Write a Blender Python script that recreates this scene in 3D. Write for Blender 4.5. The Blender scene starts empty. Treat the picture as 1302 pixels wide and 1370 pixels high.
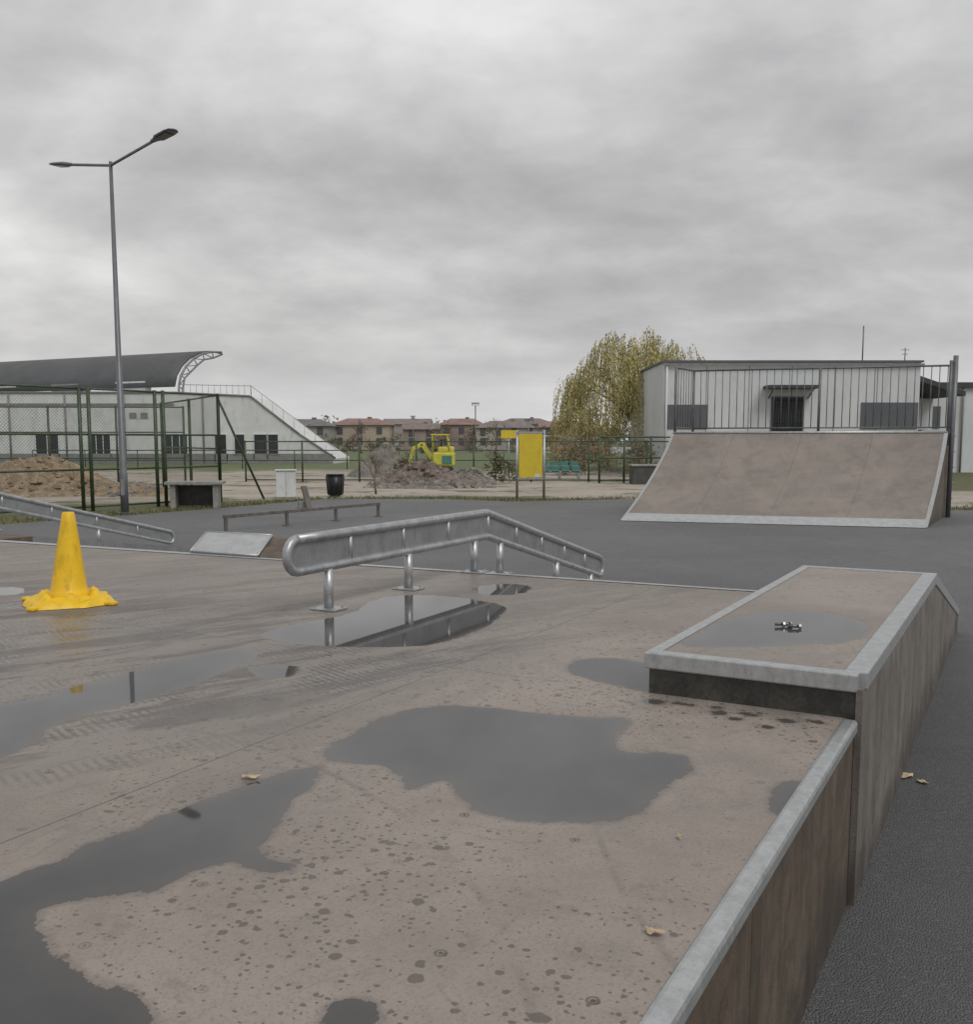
import bpy, bmesh, math, random
import numpy as np
from mathutils import Vector, Matrix
random.seed(7); rng=np.random.default_rng(7)
scene=bpy.context.scene
R=math.radians
# ------------------------------------------------------------------ helpers
def link(o): scene.collection.objects.link(o); return o
def E(name,loc=(0,0,0)):
    o=bpy.data.objects.new(name,None); o.location=loc; o.empty_display_size=.2; link(o); return o
def M(name,verts,faces,mat=None,parent=None,smooth=False,matrix=None):
    me=bpy.data.meshes.new(name); me.from_pydata([tuple(v) for v in verts],[],faces); me.update()
    if mat: me.materials.append(mat)
    if smooth:
        me.polygons.foreach_set('use_smooth',[True]*len(me.polygons))
    o=bpy.data.objects.new(name,me); link(o)
    if matrix is not None: o.matrix_world=matrix
    if parent: o.parent=parent
    return o
def fixn(o):
    bm=bmesh.new(); bm.from_mesh(o.data); bmesh.ops.recalc_face_normals(bm,faces=bm.faces); bm.to_mesh(o.data); bm.free(); return o
def bevel(o,w,seg=2):
    b=o.modifiers.new('b','BEVEL'); b.width=w; b.segments=seg; b.limit_method='ANGLE'; b.angle_limit=R(35); return o
BF=[(0,3,2,1),(4,5,6,7),(0,1,5,4),(1,2,6,5),(2,3,7,6),(3,0,4,7)]
def box(name,c,size,mat,parent=None,rz=0,bev=0,rx=0,ry=0):
    x,y,z=[s/2 for s in size]
    v=[(-x,-y,-z),(x,-y,-z),(x,y,-z),(-x,y,-z),(-x,-y,z),(x,-y,z),(x,y,z),(-x,y,z)]
    o=M(name,v,BF,mat,parent)
    o.location=c; o.rotation_euler=(rx,ry,rz)
    if bev: bevel(o,bev)
    return o
def hexa(name,b,t,mat,parent=None,bev=0):
    o=M(name,list(b)+list(t),BF,mat,parent); fixn(o)
    if bev: bevel(o,bev)
    return o
def tube_geo(pts,rad,seg=10,cap=True):
    pts=[Vector(p) for p in pts]; n=len(pts)
    rads=rad if isinstance(rad,(list,tuple)) else [rad]*n
    vs=[];fs=[]
    t0=(pts[1]-pts[0]).normalized()
    up=Vector((0,0,1)) if abs(t0.z)<.9 else Vector((1,0,0))
    nrm=t0.cross(up).normalized()
    for i in range(n):
        if i==0:t=pts[1]-pts[0]
        elif i==n-1:t=pts[-1]-pts[-2]
        else:t=(pts[i+1]-pts[i]).normalized()+(pts[i]-pts[i-1]).normalized()
        t.normalize()
        nrm=(nrm-t*nrm.dot(t)).normalized(); bn=t.cross(nrm)
        for k in range(seg):
            a=2*math.pi*k/seg
            vs.append(pts[i]+(nrm*math.cos(a)+bn*math.sin(a))*rads[i])
    for i in range(n-1):
        for k in range(seg):
            fs.append((i*seg+k,i*seg+(k+1)%seg,(i+1)*seg+(k+1)%seg,(i+1)*seg+k))
    if cap:
        fs.append(tuple(range(seg-1,-1,-1))); fs.append(tuple((n-1)*seg+k for k in range(seg)))
    return vs,fs
def tube(name,pts,rad,mat,parent=None,seg=10,smooth=True):
    v,f=tube_geo(pts,rad,seg); o=M(name,v,f,mat,parent,smooth)
    return o
def tubes(name,lst,mat,parent=None,seg=6,smooth=True):
    V=[];F=[]
    for pts,r in lst:
        v,f=tube_geo(pts,r,seg); k=len(V); V+=v; F+=[tuple(i+k for i in q) for q in f]
    return M(name,V,F,mat,parent,smooth)
def boxes(name,lst,mat,parent=None):
    """list of (cx,cy,cz,sx,sy,sz,rz)"""
    V=[];F=[]
    for cx,cy,cz,sx,sy,sz,rz in lst:
        k=len(V);c,s=math.cos(rz),math.sin(rz)
        for X,Y,Z in [(-1,-1,-1),(1,-1,-1),(1,1,-1),(-1,1,-1),(-1,-1,1),(1,-1,1),(1,1,1),(-1,1,1)]:
            a=X*sx/2;b=Y*sy/2
            V.append((cx+a*c-b*s,cy+a*s+b*c,cz+Z*sz/2))
        F+=[tuple(i+k for i in q) for q in BF]
    return M(name,V,F,mat,parent)
# ------------------------------------------------------------------ node helpers
class G:
    def __init__(s,nt): s.nt=nt
    def n(s,typ,ins=None,**props):
        nd=s.nt.nodes.new(typ)
        for k,v in props.items(): setattr(nd,k,v)
        for k,v in (ins or {}).items():
            sk=nd.inputs[k]
            if isinstance(v,bpy.types.NodeSocket): s.nt.links.new(v,sk)
            else:
                if isinstance(v,(tuple,list)) and sk.type=='RGBA' and len(v)==3: v=(*v,1)
                sk.default_value=v
        return nd
    def m(s,op,a,b=0.0,c=0.0,clamp=False):
        nd=s.n('ShaderNodeMath',operation=op); nd.use_clamp=clamp
        for i,v in enumerate((a,b,c)):
            if isinstance(v,bpy.types.NodeSocket): s.nt.links.new(v,nd.inputs[i])
            else: nd.inputs[i].default_value=v
        return nd.outputs[0]
    def mix(s,f,a,b,blend='MIX'):
        nd=s.n('ShaderNodeMix',data_type='RGBA',blend_type=blend)
        for i,v in ((0,f),(6,a),(7,b)):
            if isinstance(v,bpy.types.NodeSocket): s.nt.links.new(v,nd.inputs[i])
            else: nd.inputs[i].default_value=(*v,1) if isinstance(v,tuple) and len(v)==3 else v
        return nd.outputs[2]
    def ss(s,x,a,b):
        nd=s.n('ShaderNodeMapRange',interpolation_type='SMOOTHSTEP')
        s.nt.links.new(x,nd.inputs[0]); nd.inputs[1].default_value=a; nd.inputs[2].default_value=b
        return nd.outputs[0]
    def noise(s,vec,scale,detail=4,rough=.55,dist=0):
        nd=s.n('ShaderNodeTexNoise',{'Scale':scale,'Detail':detail,'Roughness':rough,'Distortion':dist})
        if vec is not None: s.nt.links.new(vec,nd.inputs['Vector'])
        return nd.outputs['Fac']
    def mapping(s,vec,scale=(1,1,1),rot=(0,0,0),loc=(0,0,0)):
        return s.n('ShaderNodeMapping',{'Vector':vec,'Scale':scale,'Rotation':rot,'Location':loc}).outputs[0]
def newmat(name):
    m=bpy.data.materials.new(name); m.use_nodes=True; nt=m.node_tree
    g=G(nt); b=nt.nodes['Principled BSDF']; return m,g,b
def setin(g,b,**kw):
    for k,v in kw.items():
        k={'col':'Base Color','rough':'Roughness','metal':'Metallic','nor':'Normal','spec':'Specular IOR Level','ior':'IOR','alpha':'Alpha'}[k]
        if isinstance(v,bpy.types.NodeSocket): g.nt.links.new(v,b.inputs[k])
        else: b.inputs[k].default_value=(*v,1) if isinstance(v,tuple) and len(v)==3 else v
def simple(name,col,rough=.6,metal=0,var=.15,scale=3,bump=0,bscale=60,dirt=0,stretch=(1,1,1)):
    m,g,b=newmat(name)
    co=g.n('ShaderNodeTexCoord').outputs['Object']
    v=g.mapping(co,stretch)
    n1=g.noise(v,scale,4); n2=g.noise(v,scale*7,2)
    f=g.m('ADD',g.m('MULTIPLY',n1,.65),g.m('MULTIPLY',n2,.35))
    f=g.ss(f,.35,.65)
    lo=tuple(c*(1-var) for c in col); hi=tuple(min(1,c*(1+var)) for c in col)
    c=g.mix(f,lo,hi)
    if dirt:
        d=g.ss(g.noise(g.mapping(co,(1,1,.35)),scale*2.3,5,.65),.5,.72)
        c=g.mix(g.m('MULTIPLY',d,dirt),c,tuple(x*.35 for x in col))
    rr=g.m('ADD',rough-.08,g.m('MULTIPLY',n2,.16))
    setin(g,b,col=c,rough=rr,metal=metal)
    if bump:
        bn=g.n('ShaderNodeBump',{'Strength':bump,'Distance':.004,'Height':g.noise(co,bscale,4)}).outputs[0]
        setin(g,b,nor=bn)
    return m
# ------------------------------------------------------------------ materials
galv=simple('galvanised_steel',(.43,.44,.45),.42,.72,.16,14,.1,40,.25)
galv_dull=simple('galvanised_sheet',(.27,.275,.28),.5,.4,.12,7,.1,40,.3)
galv_light=simple('zinc_trim',(.45,.46,.465),.38,.55,.12,26,.12,90,.30)
kickm=simple('kicker_sheet',(.42,.43,.435),.5,.2,.10,9,.1,60,.25)
lampgrey=simple('lamp_paint_grey',(.155,.16,.17),.45,.3,.12,6)
darkmetal=simple('dark_metal',(.02,.021,.024),.4,.2,.2,6)
dark_led=simple('led_glass',(.03,.033,.04),.2,.1,.2,20)
fgreen=simple('fence_green_paint',(.055,.080,.045),.5,.1,.3,7,0,60,.4)
wire=simple('wire_green',(.07,.09,.07),.5,.3,.2,5)
wire_g=simple('wire_grey',(.2,.21,.2),.5,.4,.2,5)
white=simple('white_render',(.62,.63,.63),.8,0,.06,1.2,0,60,.3)
cladding=simple('white_cladding',(.58,.60,.61),.6,0,.05,.8,0,60,.2,(1,1,.3))
greyband=simple('grey_cladding',(.10,.105,.12),.6,0,.1,1.5)
roofdark=simple('dark_roofing',(.05,.052,.058),.6,0,.15,2)
roofgrey=simple('canopy_membrane',(.085,.088,.092),.6,0,.12,.6,0,60,.2)
glass=simple('window_glass',(.018,.022,.026),.12,0,.3,2)
concrete=simple('concrete',(.28,.27,.25),.85,0,.2,5,.3,80,.4)
plinth=simple('plinth_grey',(.22,.22,.22),.85,0,.15,3)
yellowp=simple('yellow_plastic',(.80,.50,.012),.45,0,.06,9,.1,50,.4)
yellows=simple('yellow_sheet',(.66,.50,.035),.5,0,.06,3,0,60,.2)
yellowm=simple('yellow_machine_paint',(.58,.54,.06),.45,0,.12,4,0,60,.35)
teal=simple('teal_plastic',(.06,.20,.17),.5,0,.15,4)
rubber=simple('rubber',(.03,.03,.03),.8,0,.2,8)
rust=simple('rusty_steel',(.16,.145,.135),.6,.3,.3,8,.2,60,.4)
orange=simple('orange_board',(.42,.19,.10),.6,0,.2,1)
bark=simple('bark',(.15,.13,.10),.9,0,.3,6,.4,30)
barkg=simple('twigs',(.16,.135,.11),.9,0,.3,6)
darkply=simple('wet_dark_board',(.055,.052,.046),.45,0,.4,9,.3,60,.5)
leafdry=simple('dry_leaf',(.50,.38,.24),.7,0,.25,40)
sand=simple('woodchip_heap',(.27,.205,.14),.95,0,.35,4,.9,18,.5)
rubblem=simple('rubble',(.19,.16,.14),.95,0,.4,5,.9,14,.4)

def leafmat(name,c1,c2):
    m,g,b=newmat(name)
    co=g.n('ShaderNodeTexCoord').outputs['Object']
    f=g.ss(g.noise(co,1.1,3,.6),.38,.62)
    f2=g.noise(co,14,1)
    c=g.mix(f,c1,c2); c=g.mix(g.m('MULTIPLY',f2,.4),c,tuple(x*.5 for x in c1))
    setin(g,b,col=c,rough=.7)
    return m
willowleaf=leafmat('willow_leaves',(.44,.38,.12),(.62,.55,.22))
willowleaf2=leafmat('willow_leaves_dark',(.25,.22,.09),(.38,.33,.15))
bushleaf=leafmat('bare_bushes',(.13,.105,.085),(.20,.165,.13))
bushgreen=leafmat('olive_bushes',(.10,.10,.05),(.17,.16,.08))

def side_mat(name,c1,c2,c3,k=1.0):
    m,g,b=newmat(name)
    co=g.n('ShaderNodeTexCoord').outputs['Object']
    st=g.mapping(co,(1,1,.35))
    a=g.ss(g.noise(st,7,6,.72,.5),.36,.66)
    bb=g.ss(g.noise(co,2.6,6,.7),.42,.62)
    blot=g.ss(g.noise(co,5.5,6,.75,.4),.50,.62)
    fine=g.noise(g.mapping(co,(1,1,.12)),60,3)
    grain=g.noise(co,150,2,.7)
    c=g.mix(g.m('MULTIPLY',a,k),c1,c2); c=g.mix(g.m('MULTIPLY',bb,.7),c,c3)
    c=g.mix(g.m('MULTIPLY',blot,.45),c,tuple(x*.45 for x in c1))
    c=g.mix(g.m('MULTIPLY',g.ss(fine,.5,.7),.25*k),c,tuple(x*.5 for x in c1))
    c=g.mix(g.m('MULTIPLY',g.ss(grain,.48,.68),.42),c,tuple(x*.35 for x in c1))
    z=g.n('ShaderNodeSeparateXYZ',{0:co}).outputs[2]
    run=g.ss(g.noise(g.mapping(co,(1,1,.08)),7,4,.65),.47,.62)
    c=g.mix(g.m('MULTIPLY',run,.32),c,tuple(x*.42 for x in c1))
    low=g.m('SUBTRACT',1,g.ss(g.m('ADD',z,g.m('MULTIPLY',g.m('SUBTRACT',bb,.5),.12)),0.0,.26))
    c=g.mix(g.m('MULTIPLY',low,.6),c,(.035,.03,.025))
    bn=g.n('ShaderNodeBump',{'Strength':.6,'Distance':.003,'Height':g.m('ADD',fine,g.m('MULTIPLY',grain,.8))}).outputs[0]
    setin(g,b,col=c,rough=g.m('SUBTRACT',.62,g.m('MULTIPLY',run,.18)),nor=bn); return m
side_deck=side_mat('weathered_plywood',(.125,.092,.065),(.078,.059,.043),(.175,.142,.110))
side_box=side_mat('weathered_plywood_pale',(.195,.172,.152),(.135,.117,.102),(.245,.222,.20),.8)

# --- deck surface
def deck_mat(name,screws=True,seams=True,drops=1.0,base=1.0,pud=True,mud=True,grime=0.0):
    m,g,b=newmat(name)
    co=g.n('ShaderNodeTexCoord').outputs['Object']
    sx=g.n('ShaderNodeSeparateXYZ',{0:co}); S,Wc=sx.outputs[0],sx.outputs[1]
    n1=g.ss(g.noise(co,1.1,4,.6),.35,.66); n2=g.ss(g.noise(co,6,6,.72),.36,.68); n3=g.noise(co,140,2,.7)
    c=g.mix(n1,(.243*base,.209*base,.183*base),(.318*base,.276*base,.243*base))
    c=g.mix(g.m('MULTIPLY',n2,.4),c,(.355*base,.315*base,.280*base))
    c=g.mix(g.m('MULTIPLY',g.ss(n3,.45,.75),.45),c,(.15,.126,.108))
    if grime:
        gm=g.ss(g.noise(co,2.4,6,.72,.4),.47,.64)
        c=g.mix(g.m('MULTIPLY',gm,grime),c,(.15,.13,.115))
    if pud:
        dz=g.ss(g.noise(g.mapping(co,(.8,1.2,1),(0,0,R(20)),(4,2,0)),.9,5,.62,.5),.50,.60)
        c=g.mix(g.m('MULTIPLY',dz,.34),c,(.160,.140,.124))
        # mottled staining
        mo=g.ss(g.noise(co,13,5,.7,.3),.56,.66)
        c=g.mix(g.m('MULTIPLY',mo,.28),c,(.15,.125,.108))
        sc=g.noise(g.mapping(co,(.6,14,1),(0,0,R(38))),3,2,.6,.5)
        scr=g.ss(sc,.69,.72)
        c=g.mix(g.m('MULTIPLY',scr,.22),c,(.18,.15,.13))
        cn=g.n('ShaderNodeVectorMath',{0:co,1:(-3.2,1.9,0)},operation='DISTANCE').outputs['Value']
        arc=g.m('SUBTRACT',1,g.ss(g.m('ABSOLUTE',g.m('SUBTRACT',cn,2.18)),.004,.016))
        cn2=g.n('ShaderNodeVectorMath',{0:co,1:(-.2,-1.6,0)},operation='DISTANCE').outputs['Value']
        arc2=g.m('SUBTRACT',1,g.ss(g.m('ABSOLUTE',g.m('SUBTRACT',cn2,2.35)),.003,.014))
        am=g.m('MULTIPLY',g.m('MAXIMUM',arc,arc2),g.ss(g.noise(co,3.1,3),.42,.6))
        c=g.mix(g.m('MULTIPLY',am,.28),c,(.12,.10,.09))
    tread=None
    if mud:
        at=g.n('ShaderNodeAttribute',attribute_name='mud').outputs['Fac']
        at1=g.m('MINIMUM',at,1.0)
        tv=g.mapping(co,(1,1,1),(0,0,R(22)))
        st=g.ss(g.noise(g.mapping(tv,(.5,2.6,1)),2.1,6,.70,.7),.44,.58)
        c=g.mix(g.m('MULTIPLY',at1,.6),c,(.240,.218,.200))
        c=g.mix(g.m('MULTIPLY',g.m('MULTIPLY',st,at1),.75),c,(.118,.106,.097))
        wv=g.n('ShaderNodeTexWave',{'Vector':tv,'Scale':10.0,'Distortion':1.5,'Detail':2.0,'Detail Scale':2.0},wave_type='BANDS',bands_direction='X').outputs['Fac']
        rowm=g.ss(g.noise(g.mapping(tv,(.18,3.2,1)),1.7,2),.49,.53)
        rowm=g.m('MAXIMUM',rowm,g.m('SUBTRACT',at,1.0))
        brk=g.ss(g.noise(co,7,3,.6),.36,.5)
        tread=g.m('MULTIPLY',g.m('MULTIPLY',g.m('MULTIPLY',g.ss(wv,.45,.7),rowm),at),brk,clamp=True)
        c=g.mix(g.m('MULTIPLY',tread,.72),c,(.075,.068,.063))
    sm=None
    if seams:
        for cell,off,ax in ((1.5,1.6,Wc),(2.5,.05,S)):
            t=g.m('ABSOLUTE',g.m('SUBTRACT',g.m('MODULO',g.m('ADD',g.m('SUBTRACT',ax,off),50*cell+cell/2),cell),cell/2))
            q=g.m('SUBTRACT',1,g.ss(t,.0006,.0038)); sm=q if sm is None else g.m('MAXIMUM',sm,q)
        sm=g.m('MULTIPLY',sm,g.ss(Wc,.8,1.5))
        c=g.mix(g.m('MULTIPLY',sm,.7),c,(.06,.052,.046))
    if screws:
        def cen(ax,off,cell=.3): return g.m('SUBTRACT',g.m('MODULO',g.m('ADD',g.m('SUBTRACT',ax,off),30.0+cell/2),cell),cell/2)
        jit=g.m('MULTIPLY',g.m('SUBTRACT',g.noise(co,1.7,1),.5),.05)
        a=cen(g.m('ADD',S,jit),-1.92); bb=cen(g.m('ADD',Wc,jit),.13)
        d=g.m('SQRT',g.m('ADD',g.m('MULTIPLY',a,a),g.m('MULTIPLY',bb,bb)))
        dot=g.m('SUBTRACT',1,g.ss(d,.003,.006)); ring=g.m('SUBTRACT',1,g.ss(g.m('ABSOLUTE',g.m('SUBTRACT',d,.0105)),.001,.0045))
        vis=g.ss(g.noise(co,2.6,2),.42,.6)
        sw=g.m('MULTIPLY',g.m('MAXIMUM',dot,g.m('MULTIPLY',ring,.6)),g.m('ADD',.35,g.m('MULTIPLY',vis,.65)))
        c=g.mix(sw,c,(.05,.042,.036))
    spots=None
    if drops:
        dens=g.m('ADD',.38,g.ss(g.noise(co,.9,2),.38,.62),clamp=True)
        wob=g.n('ShaderNodeVectorMath',{0:co,1:g.n('ShaderNodeVectorMath',{0:g.n('ShaderNodeTexNoise',{'Vector':co,'Scale':60.0,'Detail':2.0}).outputs['Color'],'Scale':.014},operation='SCALE').outputs[0]},operation='ADD').outputs[0]
        for scl,th,lo_ in ((8,.11,.58),(22,.20,.60),(56,.27,.55)):
            vo=g.n('ShaderNodeTexVoronoi',{'Vector':wob,'Scale':float(scl)},voronoi_dimensions='2D')
            r=g.n('ShaderNodeSeparateColor',{0:vo.outputs['Color']}).outputs[0]
            lim=g.m('MULTIPLY',g.ss(r,lo_,1.0),g.m('MULTIPLY',dens,th*1.3))
            q=g.ss(g.m('SUBTRACT',lim,vo.outputs['Distance']),0.0,.03)
            spots=q if spots is None else g.m('MAXIMUM',spots,q)
        c=g.mix(g.m('MULTIPLY',spots,.70*drops),c,(.075,.062,.053))
    rr=g.m('ADD',.50,g.m('MULTIPLY',n2,.15))
    if spots is not None: rr=g.m('SUBTRACT',rr,g.m('MULTIPLY',spots,.2))
    if tread is not None: rr=g.m('SUBTRACT',rr,g.m('MULTIPLY',tread,.28))
    hh=g.m('ADD',g.m('MULTIPLY',n3,.5),g.m('MULTIPLY',n2,.4))
    if sm is not None: hh=g.m('SUBTRACT',hh,g.m('MULTIPLY',sm,1.2))
    bs=.45
    if pud:
        rr=g.m('SUBTRACT',rr,g.m('MULTIPLY',dz,.10))
        wet=g.n('ShaderNodeAttribute',attribute_name='wet').outputs['Fac']
        en=g.m('MULTIPLY',g.m('SUBTRACT',g.noise(co,11,5,.68),.5),.085)
        w=g.m('ADD',wet,en)
        P=g.ss(w,-.001,.003)
        damp=g.ss(w,-.022,.0)
        tm=g.m('SUBTRACT',1,g.ss(g.m('ABSOLUTE',g.m('ADD',w,.075)),.001,.007))
        tm2=g.m('SUBTRACT',1,g.ss(g.m('ABSOLUTE',g.m('ADD',w,.13)),.001,.006))
        tmm=g.m('MULTIPLY',g.m('MAXIMUM',tm,tm2),g.ss(g.noise(co,2.3,2),.42,.62))
        c=g.mix(g.m('MULTIPLY',tmm,.26),c,(.13,.11,.095))
        c=g.mix(g.m('MULTIPLY',damp,.42),c,(.115,.096,.083))
        dp=g.ss(w,.0,.08)
        pc=g.mix(dp,(.080,.074,.069),(.060,.060,.062))
        pc=g.mix(g.m('MULTIPLY',n2,.25),pc,(.088,.084,.08))
        c=g.mix(P,c,pc)
        rr=g.m('SUBTRACT',rr,g.m('MULTIPLY',damp,.12))
        rr=g.m('MULTIPLY',rr,g.m('SUBTRACT',1,P)); rr=g.m('ADD',rr,.03)
        bs=g.m('MULTIPLY',g.m('SUBTRACT',1,P),.5)
    bn=g.n('ShaderNodeBump',{'Strength':bs,'Distance':.002,'Height':hh}).outputs[0]
    setin(g,b,col=c,rough=rr,nor=bn,ior=1.42)
    return m
deckm=deck_mat('funbox_deck_board')
boxm=deck_mat('grind_box_board',screws=False,seams=False,drops=.8,base=1.0,mud=False)
qpm=deck_mat('quarter_pipe_board',screws=False,seams=False,drops=0,base=.84,pud=False,mud=False,grime=.35)

# --- asphalt
def asphalt_mat():
    m,g,b=newmat('asphalt')
    co=g.n('ShaderNodeTexCoord').outputs['Object']
    n1=g.ss(g.noise(co,.35,4,.6),.35,.65); n2=g.ss(g.noise(co,2.2,4,.65),.38,.65)
    vo=g.n('ShaderNodeTexVoronoi',{'Vector':co,'Scale':130.0},voronoi_dimensions='2D'); vr=g.n('ShaderNodeSeparateColor',{0:vo.outputs['Color']}).outputs[0]
    n3=g.noise(co,220,2,.7)
    c=g.mix(n1,(.135,.136,.139),(.172,.173,.176)); c=g.mix(g.m('MULTIPLY',n2,.35),c,(.118,.119,.122))
    c=g.mix(g.m('MULTIPLY',g.ss(vr,.70,1),.7),c,(.33,.33,.33))
    c=g.mix(g.m('MULTIPLY',g.ss(n3,.48,.60),.6),c,(.034,.034,.035))
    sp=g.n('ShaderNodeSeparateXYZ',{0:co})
    near=g.m('SUBTRACT',1,g.ss(sp.outputs[1],5.0,13.0))  # asphalt colour darker close by, so far grazing sheen is painted in
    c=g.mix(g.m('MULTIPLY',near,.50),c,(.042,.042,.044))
    dm=g.ss(g.noise(g.mapping(co,(.12,1.2,1),(0,0,R(-25))),.9,4,.6),.50,.66)
    c=g.mix(g.m('MULTIPLY',dm,.28),c,(.08,.081,.084))
    h=g.m('ADD',g.m('MULTIPLY',vo.outputs['Distance'],-1.2),g.m('MULTIPLY',n3,.6))
    bn=g.n('ShaderNodeBump',{'Strength':.8,'Distance':.005,'Height':h}).outputs[0]
    setin(g,b,col=c,rough=g.m('SUBTRACT',.66,g.m('MULTIPLY',dm,.15)),nor=bn)
    return m
asph=asphalt_mat()
def ground_mat():
    m,g,b=newmat('ground_earth_grass')
    co=g.n('ShaderNodeTexCoord').outputs['Object']
    sp=g.n('ShaderNodeSeparateXYZ',{0:co}); X,Y=sp.outputs[0],sp.outputs[1]
    n=g.noise(co,.25,4,.6); nf=g.noise(co,3,4,.7); nff=g.noise(co,18,3,.7)
    dirt=g.mix(g.ss(n,.35,.65),(.40,.355,.30),(.31,.265,.215)); dirt=g.mix(g.m('MULTIPLY',g.ss(nf,.45,.65),.5),dirt,(.46,.425,.375))
    grass=g.mix(g.ss(nff,.3,.7),(.065,.075,.030),(.14,.14,.065)); grass=g.mix(g.m('MULTIPLY',g.ss(nf,.45,.7),.5),grass,(.20,.18,.10))
    field=g.mix(g.ss(nf,.35,.65),(.10,.135,.055),(.15,.165,.08))
    jit=g.m('MULTIPLY',g.m('SUBTRACT',n,.5),14)
    yy=g.m('ADD',Y,jit); yf=g.m('ADD',Y,g.m('MULTIPLY',g.m('SUBTRACT',nf,.5),2.0))
    verge=g.m('SUBTRACT',1,g.ss(g.m('ADD',yf,g.m('MULTIPLY',g.m('ABSOLUTE',g.m('ADD',X,1.0)),.42)),28.2,29.4))
    far=g.ss(yy,48,58)
    rgt=g.m('MULTIPLY',g.ss(X,9,12),g.ss(yf,30.5,32))
    gm=g.m('MAXIMUM',verge,rgt)
    patch=g.m('MULTIPLY',g.ss(g.noise(co,.5,3,.65),.55,.62),.8)
    gm=g.m('MAXIMUM',gm,patch)
    c=g.mix(gm,dirt,grass); c=g.mix(far,c,field)
    bn=g.n('ShaderNodeBump',{'Strength':.8,'Distance':.03,'Height':nff}).outputs[0]
    setin(g,b,col=c,rough=.95,nor=bn); return m
groundm=ground_mat()

# ------------------------------------------------------------------ world
def build_world():
    w=bpy.data.worlds.new('World'); scene.world=w; w.use_nodes=True; nt=w.node_tree; nt.nodes.clear(); g=G(nt)
    sky=g.n('ShaderNodeTexSky'); sky.sky_type='NISHITA'; sky.sun_disc=False
    sky.sun_elevation=R(50); sky.sun_rotation=R(-35); sky.air_density=1.5; sky.dust_density=4
    co=g.n('ShaderNodeTexCoord').outputs['Generated']
    sp=g.n('ShaderNodeSeparateXYZ',{0:co}); x,y,z=sp.outputs
    zz=g.m('ADD',g.m('MAXIMUM',z,0.0),.30)
    v=g.n('ShaderNodeCombineXYZ',{0:g.m('DIVIDE',x,zz),1:g.m('DIVIDE',y,zz),2:0.0}).outputs[0]
    a=g.noise(g.mapping(v,(.95,1.15,1),(0,0,R(20)),(5.3,2.9,0)),1.5,6,.52,.2)
    b2=g.noise(g.mapping(v,(.6,1.4,1),(0,0,R(-12)),(8.1,4.2,0)),.95,4,.5,.2)
    c3=g.noise(v,5.0,6,.6,.3)
    f=g.m('ADD',g.m('ADD',g.m('MULTIPLY',a,.48),g.m('MULTIPLY',b2,.36)),g.m('MULTIPLY',c3,.16))
    r=g.n('ShaderNodeValToRGB',{0:f}); cr=r.color_ramp
    cr.elements[0].position=.40; cr.elements[0].color=(.415,.413,.418,1)
    cr.elements[1].position=.62; cr.elements[1].color=(.82,.818,.815,1)
    e=cr.elements.new(.46); e.color=(.50,.498,.502,1)
    e=cr.elements.new(.51); e.color=(.59,.588,.59,1)
    e=cr.elements.new(.56); e.color=(.685,.683,.683,1)
    hz=g.m('SUBTRACT',1,g.ss(z,.0,.16))
    col=g.mix(g.m('MULTIPLY',hz,.7),r.outputs[0],(.66,.662,.67))
    b1=g.n('ShaderNodeBackground',{'Color':sky.outputs[0],'Strength':.1})
    bg2=g.n('ShaderNodeBackground',{'Color':col,'Strength':1.0})
    mx=g.n('ShaderNodeMixShader',{0:.96,1:b1.outputs[0],2:bg2.outputs[0]})
    out=g.n('ShaderNodeOutputWorld',{0:mx.outputs[0]})
build_world()
sun=bpy.data.lights.new('sun','SUN'); sun.energy=1.35; sun.angle=R(26); sun.color=(1,.975,.94)
so=link(bpy.data.objects.new('sun',sun)); so.rotation_euler=(R(40),0,R(35))
so.location=(0,0,30)

# ------------------------------------------------------------------ ground
M('ground',[(-500,-60,0),(500,-60,0),(500,900,0),(-500,900,0)],[(0,1,2,3)],groundm)
M('asphalt_skatepark_floor',[(-11.5,-30,.004),(22,-30,.004),(22,22.4,.004),(10.8,22.6,.004),(7.5,26.2,.004),(4.1,26.9,.004),(.8,25.8,.004),(-1.1,26.9,.004),(-4.4,27.0,.004),(-6.3,23.4,.004),(-7.6,21.2,.004),(-11.5,15.5,.004)],[tuple(range(12))],asph)

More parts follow.
